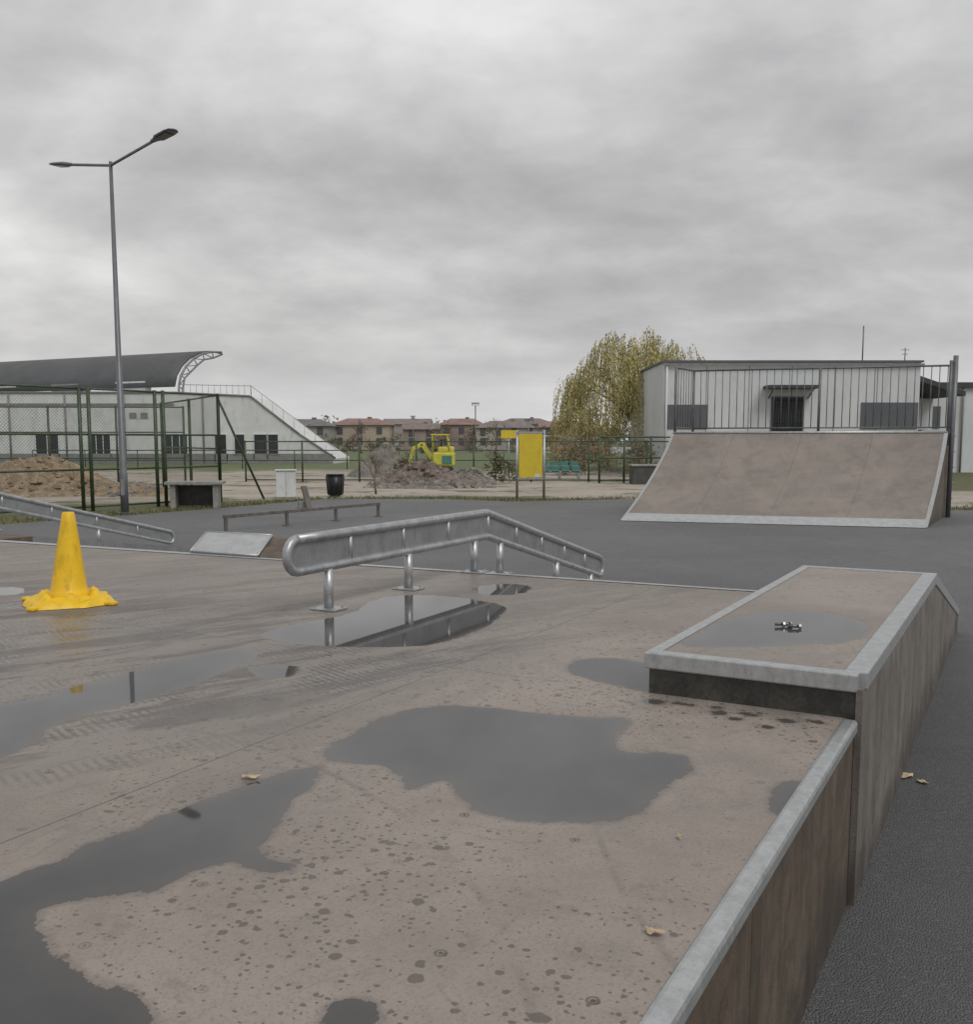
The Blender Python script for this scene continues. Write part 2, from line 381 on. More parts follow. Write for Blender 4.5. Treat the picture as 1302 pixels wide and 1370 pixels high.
# ------------------------------------------------------------------ funbox
P0=Vector((1.224,3.17,0)); a0=R(29)
U=Vector((math.sin(a0),math.cos(a0),0)); Wd=Vector((-math.cos(a0),math.sin(a0),0))
MAT=Matrix(((U.x,Wd.x,0,P0.x),(U.y,Wd.y,0,P0.y),(0,0,1,0),(0,0,0,1)))
H=.66
def D(s,w,z=0): return P0+U*s+Wd*w+Vector((0,0,z))
def srear(w): return 2.80-.045*w
PUD=[
[(-1.15,1.33),(-1.02,1.40),(-0.88,1.39),(-0.65,1.43),(-0.48,1.35),(-0.42,1.20),(-0.40,1.06),(-0.38,0.93),(-0.36,0.80),(-0.29,0.68),(-0.35,0.65),(-0.51,0.64),(-0.66,0.59),(-0.65,0.53),(-0.58,0.48),(-0.59,0.39),(-0.67,0.33),(-0.82,0.34),(-0.93,0.36),(-1.04,0.34),(-1.14,0.36),(-1.22,0.45),(-1.27,0.55),(-1.29,0.64),(-1.29,0.73),(-1.21,0.81),(-1.10,0.91),(-1.15,0.94),(-1.25,0.94),(-1.21,0.99),(-1.12,1.08),(-1.10,1.14),(-1.14,1.22)],
[(-1.16,1.29),(-1.26,1.34),(-1.38,1.37),(-1.55,1.39),(-1.68,1.40),(-1.78,1.39),(-1.88,1.43),(-1.98,1.40),(-2.07,1.41),(-2.16,1.43),(-2.48,1.59),(-2.75,1.01),(-2.39,0.64),(-2.33,0.73),(-2.29,0.78),(-2.28,0.84),(-2.29,0.93),(-2.28,1.02),(-2.25,1.10),(-2.21,1.17),(-2.16,1.23),(-2.11,1.21),(-2.06,1.15),(-1.99,1.09),(-1.88,1.09),(-1.82,1.06),(-1.82,0.98),(-1.79,0.90),(-1.75,0.92),(-1.75,1.05),(-1.71,1.06),(-1.51,1.14),(-1.44,1.18),(-1.34,1.20)],
[(-0.06,2.56),(-0.16,2.67),(-0.37,2.73),(-0.56,2.70),(-0.75,2.71),(-0.92,2.70),(-1.11,2.67),(-1.28,2.76),(-1.68,2.16),(-1.50,2.18),(-1.27,2.35),(-1.10,2.33),(-0.92,2.31),(-0.67,2.33),(-0.42,2.38),(-0.20,2.43)],
[(-0.37,2.36),(-0.26,2.29),(-0.25,2.14),(-0.39,2.06),(-0.48,2.16)],
[(0.62,2.78),(0.86,2.72),(1.38,2.94),(1.63,2.78),(1.65,2.45),(1.53,2.11),(1.20,1.97),(0.77,1.88),(0.43,1.88),(0.25,2.05),(0.15,2.27),(0.10,2.54),(0.16,2.78),(0.41,2.81)],
[(2.05,2.65),(2.32,2.52),(2.26,2.28),(1.94,2.22),(1.76,2.43)],
[(0.39,1.20),(0.54,1.14),(0.55,0.92),(0.41,0.76),(0.07,0.64),(0.07,0.75),(0.12,0.97),(0.19,1.14)],
[(-0.84,0.08),(-0.75,0.10),(-0.66,0.07),(-0.63,-.05),(-0.86,-.05),(-0.95,0.05)],
[(-2.22,0.48),(-2.15,0.51),(-2.11,0.50),(-2.10,0.46),(-2.16,0.39)],
[(0.52,5.41),(0.64,5.20),(0.45,4.90),(0.29,5.07)],
]
def blob(s,w,rs,rw): return [(s+rs*math.cos(k*math.pi/4),w+rw*math.sin(k*math.pi/4)) for k in range(8)]
for s_,w_,a_,b_ in ((-.045,.67,.030,.040),(-.035,.565,.022,.055),(-.085,.43,.028,.035),(-.13,.36,.020,.022),(-.05,.335,.022,.045),(-.075,.20,.022,.03),(-.035,.11,.02,.05),(-.17,.25,.020,.022),(-.02,.46,.018,.04)): PUD.append(blob(s_,w_,a_,b_))
LPUD=[[(0.20,0.68),(0.53,0.70),(1.01,0.66),(1.28,0.47),(1.25,0.23),(1.07,0.08),(0.70,0.08),(0.49,0.25),(0.33,0.49)]]
def chaikin(p,n=2):
    p=np.array(p)
    for _ in range(n):
        q=np.roll(p,-1,0); p=np.stack([p*.75+q*.25,p*.25+q*.75],1).reshape(-1,2)
    return p
def sdf(pts,poly):
    x=pts[:,0];y=pts[:,1]; d=np.full(len(pts),1e9); ins=np.zeros(len(pts),bool)
    b=np.roll(poly,-1,0)
    for (ax,ay),(bx,by) in zip(poly,b):
        ex,ey=bx-ax,by-ay; t=np.clip(((x-ax)*ex+(y-ay)*ey)/(ex*ex+ey*ey+1e-12),0,1)
        d=np.minimum(d,(x-ax-t*ex)**2+(y-ay-t*ey)**2)
        c=((ay>y)!=(by>y))&(x<(bx-ax)*(y-ay)/(by-ay+1e-12)+ax); ins^=c
    d=np.sqrt(d); return np.where(ins,d,-d)
def grid(name,s0,s1f,w0,w1,ds,dw,z,mat,parent,puds,mud=None):
    ns=int((s1f(0)-s0)/ds)+1; nw=int((w1-w0)/dw)+1
    ws=np.linspace(w0,w1,nw); t=np.linspace(0,1,ns)
    Wg,T=np.meshgrid(ws,t,indexing='ij')
    Sg=s0+T*(np.vectorize(s1f)(Wg)-s0)
    pts=np.stack([Sg.ravel(),Wg.ravel()],1)
    val=np.full(len(pts),-.5)
    for p in puds:
        p=chaikin(p,1); lo=p.min(0)-.3; hi=p.max(0)+.3
        k=np.where((pts[:,0]>lo[0])&(pts[:,0]<hi[0])&(pts[:,1]>lo[1])&(pts[:,1]<hi[1]))[0]
        if len(k): val[k]=np.maximum(val[k],sdf(pts[k],p))
    val=np.clip(val,-.3,.3)
    me=bpy.data.meshes.new(name)
    nv=len(pts); co=np.zeros((nv,3)); co[:,:2]=pts; co[:,2]=z
    i=np.arange(nw-1)[:,None]*ns+np.arange(ns-1)[None,:]; i=i.ravel()
    q=np.stack([i,i+1,i+ns+1,i+ns],1)
    me.vertices.add(nv); me.vertices.foreach_set('co',co.ravel())
    me.loops.add(q.size); me.loops.foreach_set('vertex_index',q.ravel().astype(np.int32))
    me.polygons.add(len(q)); me.polygons.foreach_set('loop_start',np.arange(0,q.size,4,dtype=np.int32))
    me.update(calc_edges=True); me.validate()
    at=me.attributes.new('wet','FLOAT','POINT'); at.data.foreach_set('value',val.astype(np.float32))
    if mud is not None:
        mv=mud(pts); at=me.attributes.new('mud','FLOAT','POINT'); at.data.foreach_set('value',mv.astype(np.float32))
    me.materials.append(mat)
    o=bpy.data.objects.new(name,me); link(o); o.matrix_world=MAT; o.parent=parent
    return o
def mudf(pts):
    s=pts[:,0];w=pts[:,1]
    def sm(x,a,b):
        t=np.clip((x-a)/(b-a),0,1); return t*t*(3-2*t)
    line=w-(1.62-.18*(s+.5))
    m=sm(line,-.25,.35)*sm(s,-2.3,-1.5)*(1-sm(s,.2,1.3)*.6)
    tp=np.array([(-0.42,2.02),(-0.11,2.11),(0.20,1.86),(0.14,1.62),(-0.21,1.66),(-0.52,1.72)])
    d=sdf(pts,tp); return m+sm(d,-.06,.08)*(2.0-m)
fb=E('skate_funbox')
grid('deck',-5.0,srear,0.03,10.5,.022,.022,H,deckm,fb,PUD,mudf)
def dhex(name,s0,s1,w0,w1,z0,z1,mat,parent,bev=0):
    b=[(s0,w0,z0),(s1,w0,z0),(s1,w1,z0),(s0,w1,z0)]; t=[(s0,w0,z1),(s1,w0,z1),(s1,w1,z1),(s0,w1,z1)]
    o=M(name,b+t,BF,mat,parent,matrix=MAT)
    if bev: bevel(o,bev)
    return o
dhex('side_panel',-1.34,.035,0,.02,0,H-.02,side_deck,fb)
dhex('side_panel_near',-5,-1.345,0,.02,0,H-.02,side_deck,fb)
dhex('side_panel_rear',.05,2.8,0.0,.02,0,H-.02,darkply,fb)
dhex('edge_trim',-5,.03,-.014,.038,H-.040,H+.009,galv_light,fb,.012)
dhex('front_panel',-5.02,-5.0,0,10.5,0,H-.002,side_deck,fb)
rs=[(srear(0),0,H-.001),(srear(10.5),10.5,H-.001),(srear(10.5)+2.9,10.5,.006),(srear(0)+2.9,0,.006)]
M('bank',rs,[(0,3,2,1)],qpm,fb,matrix=MAT)
M('bank_edge_strip',[(srear(0.75)-.03,.75,H+.004),(srear(0.75)+.03,.75,H+.003),(srear(10.5)+.03,10.5,H+.003),(srear(10.5)-.11,10.5,H+.004)],[(0,1,2,3)],galv_light,fb,matrix=MAT)
M('bank_side',[(2.8,0,0),(5.7,0,0),(2.8,0,H-.002)],[(0,1,2)],side_deck,fb,matrix=MAT)
# ------------------------------------------------------------------ grind box
gb=E('grind_box'); ZL=.815
s0,s1,wl=.05,2.92,.745; SL=.23
grid('top_board',s0+.05,lambda w:s1,.050,wl-.045,.022,.022,ZL-.004,boxm,gb,LPUD)
dhex('front_face',s0+.012,s0+.03,0,wl-.01,H-.12,ZL-.05,darkply,gb)
dhex('left_face',s0+.03,s1,wl-.03,wl-.012,H-.0,ZL-.05,side_box,gb)
def sidepoly(sa,sb,name):
    def zt(s): return (ZL-.05) if s<=s1 else ZL-.05-SL*(s-s1)
    ss=[sa]+([s1] if sa<s1<sb else [])+[sb]
    V=[];F=[]
    for w in (-.022,0.0):
        for s in ss: V.append((s,w,0))
        for s in reversed(ss): V.append((s,w,zt(s)))
    n=2*len(ss); F=[tuple(range(n)),tuple(range(2*n-1,n-1,-1))]+[(i,(i+1)%n,n+(i+1)%n,n+i) for i in range(n)]
    o=M(name,V,F,side_box,gb,matrix=MAT); fixn(o); return o
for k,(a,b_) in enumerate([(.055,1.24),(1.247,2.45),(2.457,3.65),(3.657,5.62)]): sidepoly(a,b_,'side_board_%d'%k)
dhex('trim_front',s0-.012,s0+.050,-.004,wl+.004,ZL-.058,ZL+.004,galv_light,gb,.006)
dhex('trim_right',s0+.052,2.21,-.03,.048,ZL-.060,ZL+.003,galv_light,gb,.006)
dhex('trim_right_rear',2.215,s1-.01,-.03,.048,ZL-.060,ZL+.0035,galv_light,gb,.006)
dhex('trim_left',s0+.052,s1-.01,wl-.042,wl+.003,ZL-.060,ZL+.003,galv_light,gb,.006)
dhex('trim_back',s1-.008,s1+.04,-.03,wl+.003,ZL-.05,ZL+.0035,galv_light,gb,.005)
zb=ZL-SL*2.66
hexa_pts=lambda w0,w1,th:[(s1+.042,w0,ZL-.008-th),(5.6,w0,zb-th),(5.6,w1,zb-th),(s1+.042,w1,ZL-.008-th),(s1+.042,w0,ZL-.008),(5.6,w0,zb),(5.6,w1,zb),(s1+.042,w1,ZL-.008)]
M('down_board',hexa_pts(.06,wl-.05,.03),BF,qpm,gb,matrix=MAT)
o=M('down_trim_right',hexa_pts(-.03,.058,.06),BF,galv_light,gb,matrix=MAT); bevel(o,.005)
o=M('down_trim_left',hexa_pts(wl-.048,wl+.003,.06),BF,galv_light,gb,matrix=MAT); bevel(o,.005)
M('left_down_face',[(s1,wl-.02,0),(5.6,wl-.02,0),(5.6,wl-.02,zb-.02),(s1,wl-.02,ZL-.05)],[(0,1,2,3)],side_box,gb,matrix=MAT)
sb=E('small_metal_bolts'); boltm=simple('bolt_steel',(.16,.16,.165),.35,.8,.3,30)
for (s,w,an,l) in ((.83,.425,.1,.020),(.815,.36,-.15,.028),(.85,.395,.5,.013)):
    p=D(s,w,ZL+.007); d=Vector((math.cos(an),math.sin(an),0))
    tube('bolt_shank',[p-d*l,p+d*l*.6],.0065,boltm,sb,8); tube('bolt_head',[p+d*l*.6,p+d*(l*.6+.010)],.011,galv,sb,6,False)
# ------------------------------------------------------------------ small kicker at the rear edge
kk=E('small_kicker')
A=Vector((-2.50,8.16,H+.006)); B=Vector((-1.86,7.85,H+.006)); C=Vector((-1.84,8.32,H+.125)); Dq=Vector((-2.50,8.66,H+.125))
dz=Vector((0,0,.012))
o=hexa('steel_plate',[A,B,C,Dq],[A+dz,B+dz,C+dz,Dq+dz],kickm,kk)
hexa('body',[(A.x,A.y+.03,.45),(B.x,B.y+.03,.45),(C.x,C.y,.45),(Dq.x,Dq.y,.45)],[A-dz*.3+Vector((0,.03,0)),B-dz*.3+Vector((0,.03,0)),C-dz*.3,Dq-dz*.3],side_deck,kk)
B2=Vector((-1.55,7.70,H+.006)); C2=Vector((-1.55,8.2,H+.10))
hexa('side_wedge',[(B.x+.004,B.y,.45),(B2.x,B2.y,.45),(C2.x,C2.y,.45),(C.x+.004,C.y,.45)],[B+Vector((.004,0,0)),B2,C2,C+Vector((.004,0,0))],side_deck,kk)
for p,q in ((A,B),(B,C),(C,Dq),(Dq,A)):
    tube('plate_edge',[p+dz,q+dz],.009,galv_light,kk,6)

# ------------------------------------------------------------------ kinked grind rails
def kinked(name,p_start,p_peak,p_end,z0,z_end,legs,gap=.175,r=.026,slope_struts=5,flat_struts=3):
    par=E(name)
    ps,pp,pe=[Vector((*p,0)) for p in (p_start,p_peak,p_end)]
    fl=(pp-ps).length; dl=(pe-pp).length; d1=(pp-ps)/max(fl,1e-6); d2=(pe-pp)/dl
    def top(t):
        if t<=fl: q=ps+d1*t; return Vector((q.x,q.y,z0))
        q=pp+d2*(t-fl); return Vector((q.x,q.y,z0+(z_end-z0)*(t-fl)/dl))
    T=fl+dl; g_=Vector((0,0,-gap)); loop=[]
    rr=.085
    for t in list(np.linspace(rr,fl-.12,8))+[fl-.05,fl,fl+.05]+list(np.linspace(fl+.12,T-rr,8)): loop.append(top(t))
    for k in range(1,8):
        a=math.pi*k/8; c=top(T-rr)+g_/2
        loop.append(c+d2*math.sin(a)*rr+Vector((0,0,(z_end-z0)/dl*math.sin(a)*rr))+Vector((0,0,gap/2*math.cos(a))))
    for t in list(np.linspace(T-rr,fl+.12,8))+[fl+.05,fl,fl-.05]+list(np.linspace(fl-.12,rr,8)): loop.append(top(t)+g_)
    for k in range(1,8):
        a=math.pi*k/8; c=top(rr)+g_/2
        loop.append(c-d1*math.sin(a)*rr-Vector((0,0,gap/2*math.cos(a))))
    loop.append(loop[0]+Vector((0,0,0)))
    tube('pipe_loop',loop,r,galv,par,14)
    V=[];ts=[rr*.3]+[fl]+[T-rr*.3]
    for t in ts:
        V.append(top(t)+Vector((0,0,-r*.5))); V.append(top(t)+g_+Vector((0,0,r*.5)))
    M('infill_sheet',V,[(0,1,3,2),(2,3,5,4)],galv_dull,par)
    for k in range(flat_struts):
        t=fl*(k+1)/(flat_struts+1); tube('strut',[top(t),top(t)+g_],.014,galv,par,8)
    for k in range(slope_struts):
        t=fl+dl*(k)/(slope_struts)+.02; tube('strut',[top(t),top(t)+g_],.014,galv,par,8)
    rz=math.atan2(d2.y,d2.x)
    for t,zg in legs:
        q=top(t); b=Vector((q.x,q.y,zg))
        tube('leg',[q+g_+Vector((0,0,-r*.6)),b],.027,galv,par,12)
        box('foot_plate',(b.x,b.y,zg+.006),(.13,.17,.009),galv,par,rz,.002)
        for sx in (-.045,.045):
            for sy in (-.06,.06):
                o=tube('foot_bolt',[(b.x+sx*math.cos(rz)-sy*math.sin(rz),b.y+sx*math.sin(rz)+sy*math.cos(rz),zg+.01),(b.x+sx*math.cos(rz)-sy*math.sin(rz),b.y+sx*math.sin(rz)+sy*math.cos(rz),zg+.02)],.008,galv,par,6,False)
    return par
st=Vector((-1.05,5.08)); pk=Vector((0.0,7.12)); fl=(pk-st).length
def tl(x,y): return (Vector((x,y))-st).length
legs=[(tl(-.887,5.40),H),(tl(-.492,6.15),H),(tl(-.076,6.975)-.03,H),(fl+.22,H-.06),(fl+1.3,.36),(fl+2.1,.17)]
kinked('grind_rail',tuple(st),tuple(pk),(1.11,9.26),1.08,.485,legs)
pe=Vector((-4.75,14.7)); dd=Vector((.457,.889))
kinked('grind_rail',tuple(pe-dd*6.0),tuple(pe-dd*3.6),tuple(pe),1.12,.225,[(.4,.55),(2.0,.55),(3.0,.5),(4.6,.18)])
bk=E('skate_bank_ramp')
e1=pe-dd*3.3; n_=Vector((-.889,.457))
c=[e1-n_*1.1,e1+n_*6,pe-dd*.2+n_*6,pe-dd*.2-n_*1.1]
top_=[(c[0].x,c[0].y,.50),(c[1].x,c[1].y,.50),(c[2].x,c[2].y,.03),(c[3].x,c[3].y,.03)]
hexa('wedge',[(q.x,q.y,.002) for q in c],top_,galv_dull,bk)
c2=[e1-n_*1.1-dd*2.6,e1+n_*6-dd*2.6]
hexa('platform',[(c2[0].x,c2[0].y,.002),(c2[1].x,c2[1].y,.002),(c[1].x,c[1].y,.002),(c[0].x,c[0].y,.002)],[(c2[0].x,c2[0].y,.50),(c2[1].x,c2[1].y,.50),(c[1].x,c[1].y,.50),(c[0].x,c[0].y,.50)],side_deck,bk)

# ------------------------------------------------------------------ flat bar
fr=E('flat_grind_bar')
a_=Vector((-4.63,17.1,0)); b_=Vector((-2.28,20.7,0)); rz=math.atan2(b_.y-a_.y,b_.x-a_.x)
mid=(a_+b_)/2
box('top_bar',(mid.x,mid.y,.275),((b_-a_).length,.06,.06),rust,fr,rz,.006)
for t in (.01,.36,.68,.99):
    p=a_.lerp(b_,t); box('leg',(p.x,p.y,.125),(.05,.05,.24),rust,fr,rz); box('foot',(p.x,p.y,.012),(.14,.14,.012),rust,fr,rz)

# ------------------------------------------------------------------ cone
tc=E('traffic_cone'); cx,cy=-2.44,5.62
V=[];F=[];seg=40
prof=[(.118,.03),(.116,.06),(.108,.075),(.10,.09),(.083,.20),(.065,.33),(.046,.45),(.034,.525),(.029,.532),(.022,.53),(.02,.50)]
for i,(r,z) in enumerate(prof):
    for k in range(seg):
        a=2*math.pi*k/seg; V.append((cx+r*math.cos(a)+(.018*z/.5),cy+r*math.sin(a),H+z))
for i in range(len(prof)-1):
    for k in range(seg): F.append((i*seg+k,i*seg+(k+1)%seg,(i+1)*seg+(k+1)%seg,(i+1)*seg+k))
M('cone_body',V,F,yellowp,tc,True)
V=[];F=[];seg=128
rings=[(.10,.035),(.122,.036),(.135,.058),(.155,.064),(.178,.052),(.196,.034),(.215,.036),(.235,.030),(.25,.012),(.255,.003)]
nr=len(rings)-1
for i,(r,z) in enumerate(rings):
    for k in range(seg):
        a=2*math.pi*k/seg
        sq=1/(max(abs(math.cos(a-.5)),abs(math.sin(a-.5))))**.45*.94 if i>1 else 1
        wob=1+.035*math.sin(7*a+1)*(i/nr)+.015*math.sin(13*a)*(i/nr)
        zz=z*(1+.18*math.sin(6*a+.7*i)+.12*math.sin(13*a+2+.4*i)+.05*math.sin(27*a+i)) if 1<i<nr else z
        V.append((cx+r*sq*wob*math.cos(a),cy+r*sq*wob*math.sin(a),H+max(zz,.002)))
for i in range(nr):
    for k in range(seg): F.append((i*seg+k,(i*seg+(k+1)%seg),(i+1)*seg+(k+1)%seg,(i+1)*seg+k))
o=M('cone_base',V,F,yellowp,tc,True); fixn(o)
for a in (.5+.785,.5+.785+1.57,.5+.785+3.14,.5+.785-1.57):
    p=(cx+.285*math.cos(a),cy+.285*math.sin(a),H+.012); o=box('corner_lug',p,(.07,.05,.022),yellowp,tc,a,.008)

# ------------------------------------------------------------------ quarter pipe
qp=E('quarter_pipe')
A2=Vector((2.72,19.53)); B2=Vector((8.10,17.85)); dv=Vector((.505,.863)); RUN=2.95; TOP=1.76; PL=1.35
def prof_z(r):
    t=r/RUN; Rr=(RUN**2+TOP**2)/(2*TOP); arc=Rr-math.sqrt(Rr*Rr-r*r); return .32*arc+.68*(TOP*t)
NS=24
V=[];F=[]
ex=(B2-A2).normalized(); ez=Vector((0,0,1))
for i in range(NS+1):
    r=RUN*i/NS
    for P in (A2,B2):
        q=P+dv*r; V.append((q.x,q.y,.012+prof_z(r)))
for i in range(NS): F.append((2*i,2*i+1,2*i+3,2*i+2))
M('riding_surface',V,F,qpm,qp,True)
jm=simple('joint_dark',(.15,.13,.115),.8,0,.2,5)
def joint(f0,f1,r0,r1,name):
    V=[];n=12;F=[]
    for i in range(n+1):
        t=i/n; r=r0+(r1-r0)*t; f=f0+(f1-f0)*t
        q=A2.lerp(B2,f)+dv*r; w=ex*.003 if abs(r1-r0)>.1 else dv*.003
        for sg in (-1,1): p=q+w*sg; V.append((p.x,p.y,.0135+prof_z(r)+.001))
    for i in range(n): F.append((2*i,2*i+1,2*i+3,2*i+2))
    M(name,V,F,jm,qp)
for f in (.235,.49,.745): joint(f,f,.31,2.9,'board_joint')
V=[]; 
for r in (-.03,.30):
    for P in (A2,B2):
        q=P+dv*r; V.append((q.x,q.y,.014+(prof_z(r)+.006 if r>0 else 0)))
M('bottom_steel_strip',V,[(0,1,3,2)],kickm,qp)
def side_edge(P,off,name,w=.10):
    V=[];F=[]
    for i in range(NS+1):
        r=RUN*i/NS; q=P+dv*r; q0=q+ex*off; q1=q+ex*(off+w)
        V+= [(q0.x,q0.y,.022+prof_z(r)),(q1.x,q1.y,.022+prof_z(r))]
    for i in range(NS): F.append((2*i,2*i+1,2*i+3,2*i+2))
    M(name,V,F,galv_light,qp,True)
side_edge(A2,-.03,'edge_strip_left',.06); side_edge(B2,-.06,'edge_strip_right',.08)
for P,off,nm in ((A2,-.005,'side_left'),(B2,.005,'side_right')):
    V=[];
    for i in range(NS+1):
        r=RUN*i/NS; q=P+dv*r+ex*off; V.append((q.x,q.y,.008+prof_z(r)))
    q=P+dv*(RUN+PL)+ex*off; V.append((q.x,q.y,TOP)); V.append((q.x,q.y,0)); q=P+ex*off; V.append((q.x,q.y,0))
    M(nm,V,[tuple(range(len(V)))],side_deck,qp)
a1=A2+dv*RUN; b1=B2+dv*RUN; a2=A2+dv*(RUN+PL); b2=B2+dv*(RUN+PL)
M('platform',[(a1.x,a1.y,TOP+.004),(b1.x,b1.y,TOP+.004),(b2.x,b2.y,TOP+.004),(a2.x,a2.y,TOP+.004)],[(0,1,2,3)],qpm,qp)
M('back_panel',[(b2.x,b2.y,0),(a2.x,a2.y,0),(a2.x,a2.y,TOP),(b2.x,b2.y,TOP)],[(0,1,2,3)],side_deck,qp)
tube('coping',[(a1.x,a1.y,TOP+.02),(b1.x,b1.y,TOP+.02)],.03,galv,qp)
RH=1.48; L=[]
def railrun(p,q,step=.165):
    n=max(2,int((q-p).length/step))
    L.append(([(p.x,p.y,TOP+RH),(q.x,q.y,TOP+RH)],.024)); L.append(([(p.x,p.y,TOP+.14),(q.x,q.y,TOP+.14)],.018))
    for i in range(n+1):
        s=p.lerp(q,i/n); L.append(([(s.x,s.y,TOP+.14),(s.x,s.y,TOP+RH)],.010))
railrun(a1+dv*.1,a2); railrun(a2,b2); railrun(b1+dv*.1,b2)
m1=a2.lerp(b2,.5)
for p in (a1+dv*.1,a2,b2,b1+dv*.1,m1): L.append(([(p.x,p.y,TOP-.25),(p.x,p.y,TOP+RH+.02)],.032))
tubes('railing',L,simple('railing_galvanised',(.15,.155,.16),.5,.4,.2,6),qp,6)
q=b1+dv*.15+ex*.08; tube('corner_post',[(q.x,q.y,0),(q.x,q.y,TOP+RH+.12)],.05,lampgrey,qp,10)
q2=b2+ex*.05
for i in range(5):
    z=.35+i*.34; tube('ladder_rung',[(q.x,q.y,z),(q2.x,q2.y,z)],.014,lampgrey,qp,6)

# ------------------------------------------------------------------ street lamp
sl=E('street_lamp'); lx,ly=-7.93,21.3
tube('base_flange',[(lx,ly,.005),(lx,ly,.05)],.15,lampgrey,sl,16,False)
tube('pole',[(lx,ly,.05),(lx,ly,.9),(lx,ly,.92),(lx,ly,7.45)],[.085,.083,.073,.036],lampgrey,sl,16)
box('service_door',(lx,ly-.082,.6),(.08,.012,.35),plinth,sl)
for sg in (1,-1):
    v=Vector((1.68,-1.19,0))*sg; t=Vector((lx,ly,7.36)); e=t+v*.72+Vector((0,0,.26))
    tube('arm',[t,t+v*.02+Vector((0,0,.02)),e],.030,lampgrey,sl,10)
    dirv=(v.normalized()+Vector((0,0,.14))).normalized(); sd=dirv.cross(Vector((0,0,1))).normalized(); up=sd.cross(dirv)
    prof=[(0,.05,.04),(.12,.07,.05),(.22,.135,.055),(.55,.15,.045),(.68,.13,.03),(.74,.06,.015)]
    V=[];F=[];sn=14
    for (l,wd,th) in prof:
        for k in range(sn):
            a=2*math.pi*k/sn; ca,sa=math.cos(a),math.sin(a)
            ca=math.copysign(abs(ca)**.6,ca); 
            V.append(e+dirv*(l-.05)+sd*(wd*ca)+up*(th*sa*(1 if sa>0 else .45)))
    for i in range(len(prof)-1):
        for k in range(sn): F.append((i*sn+k,i*sn+(k+1)%sn,(i+1)*sn+(k+1)%sn,(i+1)*sn+k))
    F.append(tuple(range(sn))); F.append(tuple((len(prof)-1)*sn+k for k in range(sn)))
    o=M('lamp_head',V,F,lampgrey,sl,True); fixn(o)
    V=[e+dirv*l+sd*w_-up*(.030) for l,w_ in ((.17,-.10),(.17,.10),(.52,.11),(.52,-.11))]
    M('led_panel',V,[(0,1,2,3)],dark_led,sl)

# ------------------------------------------------------------------ fences
def mesh_panel(p,q,z0,z1,sp,wd):
    p=Vector(p);q=Vector(q); Lh=(q-p).length; d=(q-p)/Lh; V=[];F=[]; hh=z1-z0
    n=int((Lh+hh)/sp)
    for sgn in (1,-1):
        for i in range(n+1):
            x0=i*sp-hh if sgn>0 else i*sp
            xa,za,xb,zb=x0,0,x0+sgn*hh,hh
            def clip(xa,za,xb,zb):
                if xa>xb: xa,za,xb,zb=xb,zb,xa,za
                if xb<=0 or xa>=Lh: return None
                m=(zb-za)/(xb-xa)
                if xa<0: za+=m*(-xa); xa=0
                if xb>Lh: zb-=m*(xb-Lh); xb=Lh
                return xa,za,xb,zb
            c=clip(xa,za,xb,zb)
            if not c or c[2]-c[0]<.01: continue
            xa,za,xb,zb=c; k=len(V)
            a=p+d*xa; b=p+d*xb
            V+=[(a.x,a.y,z0+za-wd/2),(b.x,b.y,z0+zb-wd/2),(b.x,b.y,z0+zb+wd/2),(a.x,a.y,z0+za+wd/2)]; F.append((k,k+1,k+2,k+3))
    return V,F
def fence(name,posts,h,rails,pr=.04,rr=.02,msp=.12,mw=.008,wm=None,braces=(),double=()):
    par=E(name); L=[];V=[];F=[]
    for i,(x,y) in enumerate(posts):
        L.append(([(x,y,0),(x,y,h)],pr))
        if i in double: L.append(([(x+.16,y+.12,0),(x+.16,y+.12,h)],pr))
        if i<len(posts)-1:
            x2,y2=posts[i+1]
            for z in rails: L.append(([(x,y,z),(x2,y2,z)],rr))
            if msp:
                v,f=mesh_panel((x,y,0),(x2,y2,0),.08,h-.03,msp,mw); k=len(V); V+=v; F+=[tuple(j+k for j in q) for q in f]
    for a,b in braces: L.append(([a,b],rr*1.3))
    tubes('frame',L,fgreen,par,8)
    if V: M('wire_mesh',V,F,wm or wire,par)
    return par
cp=[(-11.6,18.5),(-10.42,20.4),(-9.2,22.2),(-8.05,23.85),(-6.97,25.5)]
fence('court_fence',cp,2.82,(.1,.95,1.75,2.78),.045,.024,.075,.005,braces=[((-6.97,25.5,2.7),(-6.15,26.9,0)),((-10.9,19.6,2.6),(-11.35,22.0,0))],double=(2,3))
fence('court_fence',[(-6.97,25.5),(-8.6,28.4),(-10.4,31.4)],2.82,(.1,1.4,2.78),.045,.024,.10,.005)
fence('court_fence',[(-22+i*2.3,33.5+ .1*i) for i in range(6)],2.8,(.1,1.0,1.9,2.76),.04,.022,.12,.006)
fence('sports_field_fence',[(-9.5+i*2.25,38.5-.05*i) for i in range(9)],1.62,(.08,1.58),.035,.025,.12,.006,wm=wire_g)
fence('sports_field_fence',[(4.3,37.2),(5.3,37.6),(6.4,38.0),(7.8,38.4)],1.8,(.1,.95,1.75),.045,.03,.10,.007)
fence('railing_fence',[(-26+i*3.0,56) for i in range(12)],1.1,(.5,1.07),.03,.03,0,wm=wire_g)

